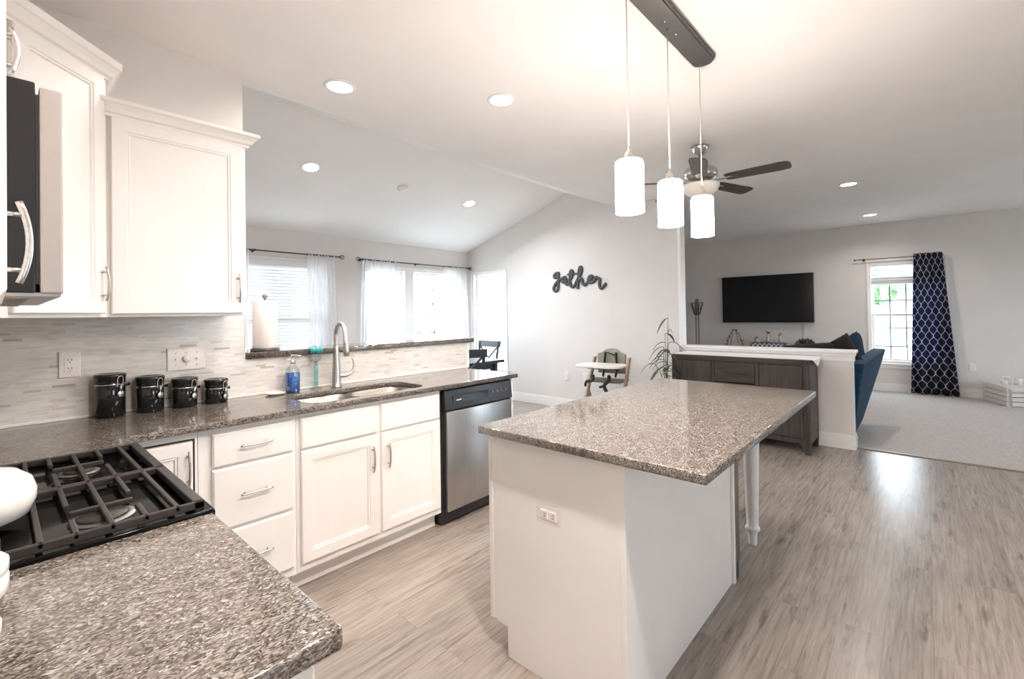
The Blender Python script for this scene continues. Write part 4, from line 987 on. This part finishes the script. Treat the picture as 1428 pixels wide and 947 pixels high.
t = thing('dining_table', 'black dining table behind the half wall near the narrow window', 'table', (3.7, 4.9, 0))
MB().box(2.7, 4.60, 4.26, 5.20, .705, .745, .006).build('tabletop', WOODB, t)
MB().box(2.8, 4.50, 4.34, 5.12, .63, .705).build('apron', WOODB, t)
for x in (2.83, 4.47):
    for y in (4.36, 5.10): MB().tube([(x, y, .705), (x, y, 0)], [.04, .028], 12).build('leg', WOODB, t)
# gather sign: one bent, rounded letter form after another
def sg(pts):
    out = []
    for a, b_ in pts:
        p, q = (a-80)/1240, (b_-80)/620
        out.append(Vector((XG-.013, 4.074-.929*p+.0075*q, (2.071-.076*p)*(1-q)+(1.661-.039*p)*q)))
    return out
t = thing('gather_sign', 'dark grey script word sign reading gather on the dining wall', 'sign', (XG, 3.6, 1.75))
L_ = {
 'letter_g': [[(262, 275), (215, 268), (160, 300), (140, 345), (168, 366), (215, 335), (250, 275)], [(250, 272), (243, 420), (240, 560), (222, 640), (175, 664), (132, 638), (132, 592), (170, 520), (232, 448), (300, 405)]],
 'letter_a': [[(300, 405), (340, 385), (375, 362), (415, 362), (372, 376), (335, 425), (352, 464), (400, 440), (427, 385)], [(427, 385), (420, 465), (440, 515), (478, 495), (505, 430)]],
 'letter_t': [[(505, 430), (545, 350), (575, 285), (570, 230), (540, 215), (517, 262), (511, 400), (520, 510), (560, 570), (610, 552), (650, 480), (690, 400)], [(452, 300), (560, 287), (670, 282)]],
 'letter_h': [[(690, 400), (740, 310), (772, 200), (765, 140), (738, 142), (715, 220), (702, 400), (692, 540), (690, 620)], [(702, 450), (738, 392), (778, 400), (795, 490), (845, 530), (898, 482), (935, 420)]],
 'letter_e': [[(935, 430), (985, 392), (1000, 345), (966, 330), (925, 380), (930, 450), (980, 474), (1045, 435), (1085, 345)]],
 'letter_r': [[(1082, 335), (1100, 378), (1160, 402), (1152, 500), (1165, 580), (1195, 600), (1240, 560), (1290, 488)]]}
for nm, strokes in L_.items():
    m = MB()
    for s_ in strokes:
        thin = nm == 'letter_t' and len(s_) == 3
        m.tube(smooth_path(sg(s_), 5), .013 if thin else .023, 10)
    for v in m.bm.verts: v.co.x = XG-.002-(max(0, min(.022, (XG-.002-v.co.x)*.7)))
    m.build(nm, SLATE, t)
# high chair
t = thing('high_chair', 'wooden high chair with a white tray and sage cushioned back against the dining wall', 'high chair', (4.93, 2.90, 0), math.radians(98))
# local frame: +y is the way the child faces, x across
for s_ in (-1, 1):
    MB().hexa([(s_*.255-.012, .02, 0), (s_*.255+.012, .02, 0), (s_*.255+.012, -.03, 0), (s_*.255-.012, -.03, 0)] if False else [(s_*.245-.013, .20, .0), (s_*.245+.013, .20, .0), (s_*.245+.013, .27, .0), (s_*.245-.013, .27, .0)], [(s_*.225-.013, -.24, .80), (s_*.225+.013, -.24, .80), (s_*.225+.013, -.17, .80), (s_*.225-.013, -.17, .80)], .005).build('leg', WOODCH, t, True)
    MB().hexa([(s_*.245-.012, -.28, .0), (s_*.245+.012, -.28, .0), (s_*.245+.012, -.22, .0), (s_*.245-.012, -.22, .0)], [(s_*.235-.012, -.02, .42), (s_*.235+.012, -.02, .42), (s_*.235+.012, .05, .42), (s_*.235-.012, .05, .42)], .005).build('brace', WOODCH, t, True)
MB().box(-.22, .22, -.20, .12, .52, .54, .006).build('seat', pm('grey_board', (.20, .175, .16), .5), t, True)
MB().box(-.24, .24, .02, .22, .235, .255, .006).build('footrest', pm('pale_board', (.62, .58, .55), .5), t, True)
bk = MB(); bk.prism([(-.18, .60), (.18, .60), (.185, .84), (.12, .865), (.065, .90), (0, .91), (-.065, .90), (-.12, .865), (-.185, .84)], -.215, -.175, Matrix(((1, 0, 0, 0), (0, 0, 1, 0), (0, 1, 0, 0), (0, 0, 0, 1))), .01)
bk.build('backrest', GREENF, t, True)
for s_ in (-1, 1): MB().tube(smooth_path([(s_*.07, -.170, .86), (s_*.075, -.155, .78), (s_*.085, -.155, .66), (s_*.08, -.10, .57)], 4), .024, 8, False, .4).build('harness_strap', WEB, t, True)
MB().tube([(-.06, -.165, .83), (.05, -.165, .86)], .012, 8, False, .4).build('harness_strap', WEB, t, True)
m = MB(); m.tube(smooth_path([(-.08, .10, .60), (-.10, .16, .56), (-.06, .20, .50), (-.10, .21, .42)], 4), .022, 8); m.tube(smooth_path([(-.06, .20, .50), (.0, .20, .48)], 3), .014, 8); m.build('harness_buckle', WEB, t, True)
MB().tube(smooth_path([(.12, .10, .60), (.10, .16, .55), (.17, .19, .53), (.19, .18, .48)], 4), .016, 8).build('harness_strap', WEB, t, True)
tr = MB(); tr.prism(rrect(-.285, .285, -.05, .34, .12, 6), .715, .742, None, .008); tr.build('tray', WPLA, t, True)
m = MB(); m.box(-.20, .20, .03, .09, .675, .714, .004); m.build('crotch_bar', BLACKP, t, True)

# ------------------------------------------------------------------ sideboard, runner, plant
t = thing('sideboard', 'dark brown wooden sideboard against the low wall', 'sideboard', (5.22, 1.46, 0))
SX, SXB, SYA, SYB = 5.02, 5.462, .812, 2.115
MB().box(SX-.004, SXB, SYA-.004, SYB+.004, .845, .885, .003).build('top', WOODDY, t)
m = MB(); m.box(SX+.012, SXB, SYA, SYA+.03, .10, .845); m.box(SX+.012, SXB, SYB-.03, SYB, .10, .845); m.box(SX+.012, SXB, SYA+.03, SYB-.03, .10, .14); m.box(SXB-.015, SXB, SYA+.03, SYB-.03, .14, .845); m.box(SX+.03, SXB-.015, 1.245, 1.265, .14, .845); m.box(SX+.03, SXB-.015, 1.665, 1.685, .14, .845)
m.build('carcass', WOODD, t)
m = MB(); m.box(SX, SX+.028, SYA, SYA+.052, .12, .845, .002); m.box(SX, SX+.028, SYB-.05, SYB, .12, .845, .002); m.box(SX, SX+.028, 1.238, 1.272, .145, .845, .002); m.box(SX, SX+.028, 1.658, 1.692, .145, .845, .002); m.box(SX, SX+.028, SYA+.052, SYB-.05, .105, .145, .002); m.box(SX, SX+.028, SYA+.052, SYB-.05, .832, .845, .001)
m.build('face_frame', WOODD, t)
FRG = [(0, 0), (0, .010), (.003, .012), (.006, .012)]
for y0, y1 in ((.868, 1.232), (1.698, 2.06)):
    d = MB().panel((SX+.008, y1, .15), (0, -1, 0), (-1, 0, 0), y1-y0, .677, FRG).build('door', WOODD, t)
    MB().box(SX-.022, SX-.004, (y0 if y0 < 1 else y1)+(-.006 if y0 < 1 else -.006), (y0 if y0 < 1 else y1)+.006, .33, .72, .002).build('handle', pm('dark_pull', (.03, .026, .024), .4), d)
for z0, z1 in ((.625, .827), (.39, .615), (.15, .38)):
    d = MB().panel((SX+.008, 1.653, z0), (0, -1, 0), (-1, 0, 0), .376, z1-z0, FRG).build('drawer', WOODDY, t)
    m = MB(); m.box(SX-.026, SX-.014, 1.36, 1.57, (z0+z1)/2-.006, (z0+z1)/2+.006, .002); m.box(SX-.018, SX-.002, 1.39, 1.40, (z0+z1)/2-.005, (z0+z1)/2+.005); m.box(SX-.018, SX-.002, 1.53, 1.54, (z0+z1)/2-.005, (z0+z1)/2+.005); m.build('handle', pm('dark_pull', (.03, .026, .024), .4), d)
for x in (SX, SXB-.05):
    for y, s_ in ((SYA, 1), (SYB, -1)):
        MB().hexa([(x+.005, y+s_*.004, 0), (x+.045, y+s_*.004, 0), (x+.045, y+s_*.04, 0), (x+.005, y+s_*.04, 0)], [(x, y, .125), (x+.05, y, .125), (x+.05, y+s_*.10, .125), (x, y+s_*.10, .125)]).build('leg', WOODD, t)
m = MB(); m.box(5.04, 5.44, SYA-.02, SYB-.02, .886, .891, .001)
m.loft([[(5.04, SYA-.02, .886), (5.44, SYA-.02, .886), (5.44, SYA-.02, .891), (5.04, SYA-.02, .891)], [(5.05, SYA-.030, .878), (5.43, SYA-.030, .878), (5.43, SYA-.034, .881), (5.05, SYA-.034, .881)], [(5.235, SYA-.034, .81), (5.245, SYA-.034, .81), (5.245, SYA-.038, .81), (5.235, SYA-.038, .81)]], False)
tag(m.build('table_runner', RUNNER), 'white cloth runner with a pointed end on top of the sideboard', 'runner')
# tall plant in a glass vase
px, py = 4.80, 2.10
t = thing('potted_plant', 'tall leafy green stems in a clear glass floor vase beside the sideboard', 'plant', (px, py, 0))
MB().lathe([(0, 0), (.085, 0), (.09, .01), (.075, .25), (.06, .48), (.075, .60), (.071, .60), (.056, .48), (.070, .25), (.082, .02), (0, .015)], (px, py, 0), 28).build('vase', VASE, t)
rnd = random.Random(11); stems = MB(); leaves = bmesh.new()
rv = Vector((rt.x, rt.y, 0)).normalized()
def leaf(p, d, L, w):
    d = d.normalized(); s_ = d.cross(Vector((0, 0, 1))); s_ = s_.normalized() if s_.length > .05 else rv.copy()
    prev = None
    for k in range(6):
        q = k/5; c = p+d*(L*q)+Vector((0, 0, -.95*L*q*q)); ww = w*math.sin(PI*min(.98, .06+q*.94))+.001
        cur = [leaves.verts.new(c-s_*ww+Vector((0, 0, .002))), leaves.verts.new(c-Vector((0, 0, .004))), leaves.verts.new(c+s_*ww+Vector((0, 0, .002)))]
        if prev:
            for i in range(2):
                f = leaves.faces.new((prev[i], prev[i+1], cur[i+1], cur[i])); f.smooth = True
        prev = cur
for (dx, dz, n) in ((.05, 1.29, 4), (.02, 1.12, 5), (-.03, .98, 6), (.06, 1.02, 5), (-.09, .80, 4), (.07, .80, 4)):
    base = Vector((px, py, .06)); top = Vector((px, py, 0))+rv*dx+Vector((rnd.uniform(-.03, .03), rnd.uniform(-.03, .03), dz))
    mid = Vector((px, py, .62))+rv*dx*.3
    path = smooth_path([base, mid, top], 6); stems.tube(path, [.006-.0035*i/len(path) for i in range(len(path))], 7)
    for k in range(n):
        q = .62+.38*k/(n-1); z = mid.z+(top.z-mid.z)*(q-.5)*2 if q > .5 else mid.z; c = mid.lerp(top, (q-.5)*2)
        s_ = -1 if k % 2 else 1
        d = rv*s_*rnd.uniform(.5, 1)+Vector((rnd.uniform(-.5, .5), rnd.uniform(-.5, .5), rnd.uniform(-.2, .7)))
        if (c+d.normalized()*.2).x > 4.98: d.x = -abs(d.x)
        leaf(c, d, rnd.uniform(.14, .21), rnd.uniform(.016, .026))
stems.build('stems', STEM, t); m = MB(); m._take(leaves); m.build('leaves', LEAF, t)

# ------------------------------------------------------------------ living room
t = thing('television', 'large flat black television mounted on the living room wall', 'television', (XT-.06, 2.23, 1.56))
MB().box(XT-.075, XT-.03, 1.462, 3.000, 1.122, 2.010, .006).build('bezel', BLACKP, t)
MB().box(XT-.0765, XT-.074, 1.472, 2.990, 1.138, 2.000, .001).build('screen', SCREEN, t)
MB().box(XT-.0775, XT-.070, 1.462, 3.000, 1.114, 1.122, .001).build('bottom_trim', CHROME, t)
MB().box(XT-.03, XT-.0005, 2.0, 2.46, 1.35, 1.80, .003).build('wall_mount', BLACKP, t)
tag(MB().box(XT-.014, XT-.0005, 1.60, 1.64, .66, 1.115, .003).build('cable_cover', PAINT), 'wall-coloured cable cover running down from the television', 'cable cover')
t = thing('media_console', 'dark media console below the television behind the low wall', 'console', (9.4, 2.25, 0))
CZ = .60
MB().box(9.22, 9.64, 1.30, 3.15, CZ-.03, CZ, .004).build('top', WOODDY, t)
MB().box(9.24, 9.63, 1.33, 3.12, .10, CZ-.03, .003).build('carcass', WOODD, t)
for k in range(3): MB().panel((9.24, 1.36+k*.585+.565, .13), (0, -1, 0), (-1, 0, 0), .555, CZ-.18, FRG).build('door', WOODD, t)
for x in (9.27, 9.60):
    for y in (1.36, 3.09): MB().tube([(x, y, .10), (x, y, .008)], [.025, .018], 10).build('leg', WOODD, t)
X9 = 9.38
t = thing('patterned_box', 'grey box with a dark lattice front on the media console', 'box', (X9, 2.14, CZ))
MB().box(X9-.07, X9+.07, 1.86, 2.435, CZ+.001, CZ+.165, .004).build('body', BOXP, t)
m = MB()
for k in range(7):
    y0 = 1.89+k*.075
    m.tube([(X9-.071, y0, CZ+.07), (X9-.071, y0+.075, CZ+.15)], .008, 6); m.tube([(X9-.071, y0+.075, CZ+.07), (X9-.071, y0, CZ+.15)], .008, 6)
m.build('lattice', pm('pale_lattice', (.66, .66, .66), .6), t)
zb = CZ+.166
def small_vase(y, h, r, label, tip, mat):
    t = thing('bud_vase', label, 'vase', (X9, y, zb))
    MB().lathe([(0, 0), (r, 0), (r*1.05, h*.3), (r*.55, h*.75), (r*.5, h), (r*.4, h), (r*.4, h*.75), (0, h*.7)], (X9, y, zb), 20).build('body', pm('pale_ceramic', (.52, .47, .43), .35), t)
    m = MB(); rr = random.Random(int(h*1000))
    for k in range(5): m.ell((X9+rr.uniform(-.02, .02), y+rr.uniform(-.03, .03), zb+h+rr.uniform(.005, .045)), (.015, .018, .014), 10)
    m.build('buds', mat, t)
small_vase(2.33, .055, .05, 'low pale bowl of buds left on the patterned box', None, COPPER)
small_vase(2.15, .16, .032, 'tall pale vase in the middle of the patterned box', None, BRASS)
small_vase(1.95, .12, .032, 'pale vase with sprigs right on the patterned box', None, COPPER)
t = thing('potted_plant', 'small grey-green bushy plant in a white pot right of the patterned box', 'plant', (X9, 1.56, CZ))
MB().lathe([(0, 0), (.06, 0), (.075, .09), (.07, .095), (.068, .085), (0, .08)], (X9, 1.56, CZ+.001), 24).build('pot', WCER, t)
b = bmesh.new(); rnd = random.Random(4)
for k in range(230):
    d = Vector((rnd.gauss(0, .6), rnd.gauss(0, 1), abs(rnd.gauss(0, .7))+.15)).normalized(); L = rnd.uniform(.07, .15); p = Vector((X9, 1.56, CZ+.10)); c = p+Vector((d.x*L*.8, d.y*L*1.05, d.z*L)); s_ = d.orthogonal().normalized()*.013
    b.faces.new([b.verts.new(c-d*.03), b.verts.new(c+s_), b.verts.new(c+d*.035), b.verts.new(c-s_)])
m = MB(); m._take(b); m.build('foliage', PLANTG, t)
t = thing('metal_tree_ornament', 'arched dark metal branch ornament left on the media console', 'ornament', (X9, 2.72, CZ))
m = MB()
for s_ in (-1, 1):
    m.tube(smooth_path([(X9, 2.72+s_*.13, CZ+.002), (X9, 2.72+s_*.12, CZ+.18), (X9, 2.72+s_*.07, CZ+.31), (X9, 2.72, CZ+.40)], 5), .006, 7)
    m.tube(smooth_path([(X9+.02, 2.72+s_*.07, CZ+.002), (X9+.02, 2.72+s_*.065, CZ+.15), (X9, 2.72+s_*.03, CZ+.33)], 5), .005, 7)
m.build('branches', BRASS, t)
m = MB(); rnd = random.Random(9)
for k in range(30):
    s_ = rnd.choice((-1, 1)); q = rnd.random(); y = 2.72+s_*(.15*(1-q*q)); m.ell((X9+rnd.uniform(-.02, .02), y+rnd.uniform(-.02, .02), CZ+.06+.35*q), (.012, .014, .010), 8)
m.build('leaves', BRASS, t)
MB().box(X9-.05, X9+.05, 2.56, 2.88, CZ+.0005, CZ+.012, .003).build('base', BRASS, t)
t = thing('floor_lamp', 'slim pewter torchiere lamp standing left of the television', 'floor lamp', (9.40, 3.42, 0))
lx, ly = 9.40, 3.42
MB().lathe([(0, .008), (.13, .008), (.13, .02), (.03, .04), (0, .045)], (lx, ly, 0), 28).build('base', BRASS, t)
for s_ in (-1, 1): MB().tube([(lx, ly+s_*.030, .04), (lx, ly+s_*.024, 1.28)], .009, 8).build('pole', BRASS, t)
m = MB()
for k in range(10):
    a = 2*PI*k/10; m.tube([(lx+.045*math.cos(a), ly+.045*math.sin(a), 1.28), (lx+.115*math.cos(a), ly+.115*math.sin(a), 1.52)], .008, 6)
for r_, z in ((.045, 1.28), (.08, 1.40), (.115, 1.52)): m.tube([(lx+r_*math.cos(2*PI*k/24), ly+r_*math.sin(2*PI*k/24), z) for k in range(24)], .007, 6, True)
m.build('lamp_shade', BRASS, t)
MB().lathe([(0, 1.27), (.03, 1.28), (.05, 1.45), (.035, 1.56), (.03, 1.60), (0, 1.605)], (lx, ly, 0), 20).build('inner_cup', pm('amber_glass', (.24, .20, .17), .4), t)
# sofa with a flared end
t = thing('sofa', 'navy blue sofa behind the low wall, its flared end facing right', 'sofa', (6.2, 1.5, .008))
MB().box(5.70, 6.60, .60, 2.55, .07, .40, .02, 3).build('base', SOFA, t)
MB().hexa([(5.665, .60, .07), (5.90, .60, .07), (5.90, 2.55, .07), (5.665, 2.55, .07)], [(5.645, .52, .84), (5.82, .52, .84), (5.82, 2.60, .84), (5.645, 2.60, .84)], .035, 4, True).build('backrest', SOFA, t)
MB().hexa([(5.67, .56, .06), (6.66, .565, .06), (6.66, .72, .06), (5.67, .72, .06)], [(5.655, .455, .815), (6.70, .335, .905), (6.70, .46, .905), (5.655, .60, .815)], .025, 4, True).build('armrest', SOFA, t)
MB().hexa([(5.67, 2.45, .06), (6.66, 2.45, .06), (6.66, 2.6, .06), (5.67, 2.6, .06)], [(5.67, 2.55, .80), (6.70, 2.6, .80), (6.70, 2.72, .80), (5.67, 2.68, .80)], .025, 4, True).build('armrest', SOFA, t)
for k in range(2): MB().box(5.86, 6.62, .72+k*.88, 1.585+k*.88, .40, .54, .05, 4).build('seat_cushion', SOFA, t)
for x in (5.75, 6.55):
    for y in (.66, 2.5): MB().tube([(x, y, .07), (x, y, .009)], [.025, .018], 10).build('leg', WOODD, t)
def cushion(label, c, rx, ry, rz_, size, mat):
    m = MB(); b = bmesh.new(); n = 14; g = {}
    for side in (1, -1):
        for i in range(n+1):
            for j in range(n+1):
                u, v = i/n*2-1, j/n*2-1; th = max(0, (1-u**4)*(1-v**4))**.5
                if side == -1 and (i in (0, n) or j in (0, n)): g[(side, i, j)] = g[(1, i, j)]; continue
                e = 1-.06*(abs(u)**2)*(abs(v)**2)
                g[(side, i, j)] = b.verts.new((u*size[0]*e*(1-.05*(1-v*v)), side*size[2]*th*(.9+.1*math.sin(3*u+2*v)), v*size[1]*e*(1-.05*(1-u*u))))
    for side in (1, -1):
        for i in range(n):
            for j in range(n):
                f = b.faces.new((g[(side, i, j)], g[(side, i+1, j)], g[(side, i+1, j+1)], g[(side, i, j+1)])); f.smooth = True
    bmesh.ops.recalc_face_normals(b, faces=b.faces)
    b.transform(T(*c) @ RZ(rz_) @ RX(rx) @ RY(ry)); m._take(b)
    return tag(m.build('throw_pillow', mat), label, 'pillow', 'pillows piled in the sofa corner')
cushion('rounded charcoal pillow leaning on the sofa back, left of the pile', (5.93, .96, .80), .35, .12, math.radians(90), (.26, .20, .085), CUSH)
cushion('charcoal pillow in the middle of the pile at the sofa end', (6.02, .70, .835), .25, .62, math.radians(62), (.21, .21, .085), CUSH)
cushion('navy pillow tipped against the flared sofa end', (6.36, .61, .845), .1, .6, math.radians(20), (.21, .21, .09), CUSHN)
# crate with candles
t = thing('slatted_crate', 'low whitewashed slatted crate on the carpet by the right wall outlet', 'crate', (9.40, -.9, .008), math.radians(20))
Lc, Dc, Hc = .56, .40, .262
m = MB()
for sx, sy in ((-1, -1), (1, -1), (1, 1), (-1, 1)): m.box(sx*(Lc/2-.02)-.02, sx*(Lc/2-.02)+.02, sy*(Dc/2-.02)-.02, sy*(Dc/2-.02)+.02, .0, Hc-.02)
m.build('corner_post', WOODL, t, True)
for k in range(4):
    z0 = .006+k*.0625
    m = MB()
    for sy in (-1, 1): m.box(-Lc/2, Lc/2, sy*(Dc/2+.008)-.008, sy*(Dc/2+.008)+.008, z0, z0+.054, .002)
    for sx in (-1, 1): m.box(sx*(Lc/2-.006)-.006, sx*(Lc/2-.006)+.006, -Dc/2, Dc/2, z0, z0+.054, .002)
    m.build('slat', WOODL, t, True)
MB().box(-Lc/2, Lc/2, -Dc/2-.016, Dc/2+.016, Hc-.02, Hc, .003).build('top', WOODL, t, True)
MB().box(-Lc/2+.02, Lc/2-.02, -Dc/2, Dc/2, .01, Hc-.025).build('shade_block', pm('crate_shade_paint', (.10, .085, .075), .9), t, True)  # solid dark block paints the shade seen between the slats
zt = .008+Hc
for (y, h, r_, l) in ((-.80, .062, .036, 'short white candle on the slatted crate'), (-.935, .095, .040, 'taller white candle on the slatted crate')):
    t = thing('candle', l, 'candle', (9.36, y, zt), group='candles on the crate')
    MB().lathe([(0, 0), (r_, 0), (r_, h-.004), (r_-.004, h), (0, h-.004)], (9.36, y, zt), 24).build('wax', CANDLE, t)
    MB().tube([(9.36, y, zt+h-.004), (9.361, y, zt+h+.008)], .0012, 5).build('wick', pm('wick', (.05, .04, .03), .9), t)
t = thing('bird_figurine', 'small pale bird figurine between the candles on the crate', 'figurine', (9.48, -.84, zt))
MB().lathe([(0, 0), (.025, 0), (.022, .006), (.005, .01), (.005, .07), (0, .07)], (9.48, -.84, zt), 16).build('stand', CANDLE, t)
m = MB(); m.ell((9.48, -.84, zt+.088), (.02, .034, .02), 16); m.ell((9.48, -.875, zt+.108), (.013, .014, .013), 12); m.tube([(9.48, -.81, zt+.09), (9.48, -.765, zt+.098)], [.012, .005], 8); m.build('body', CANDLE, t)
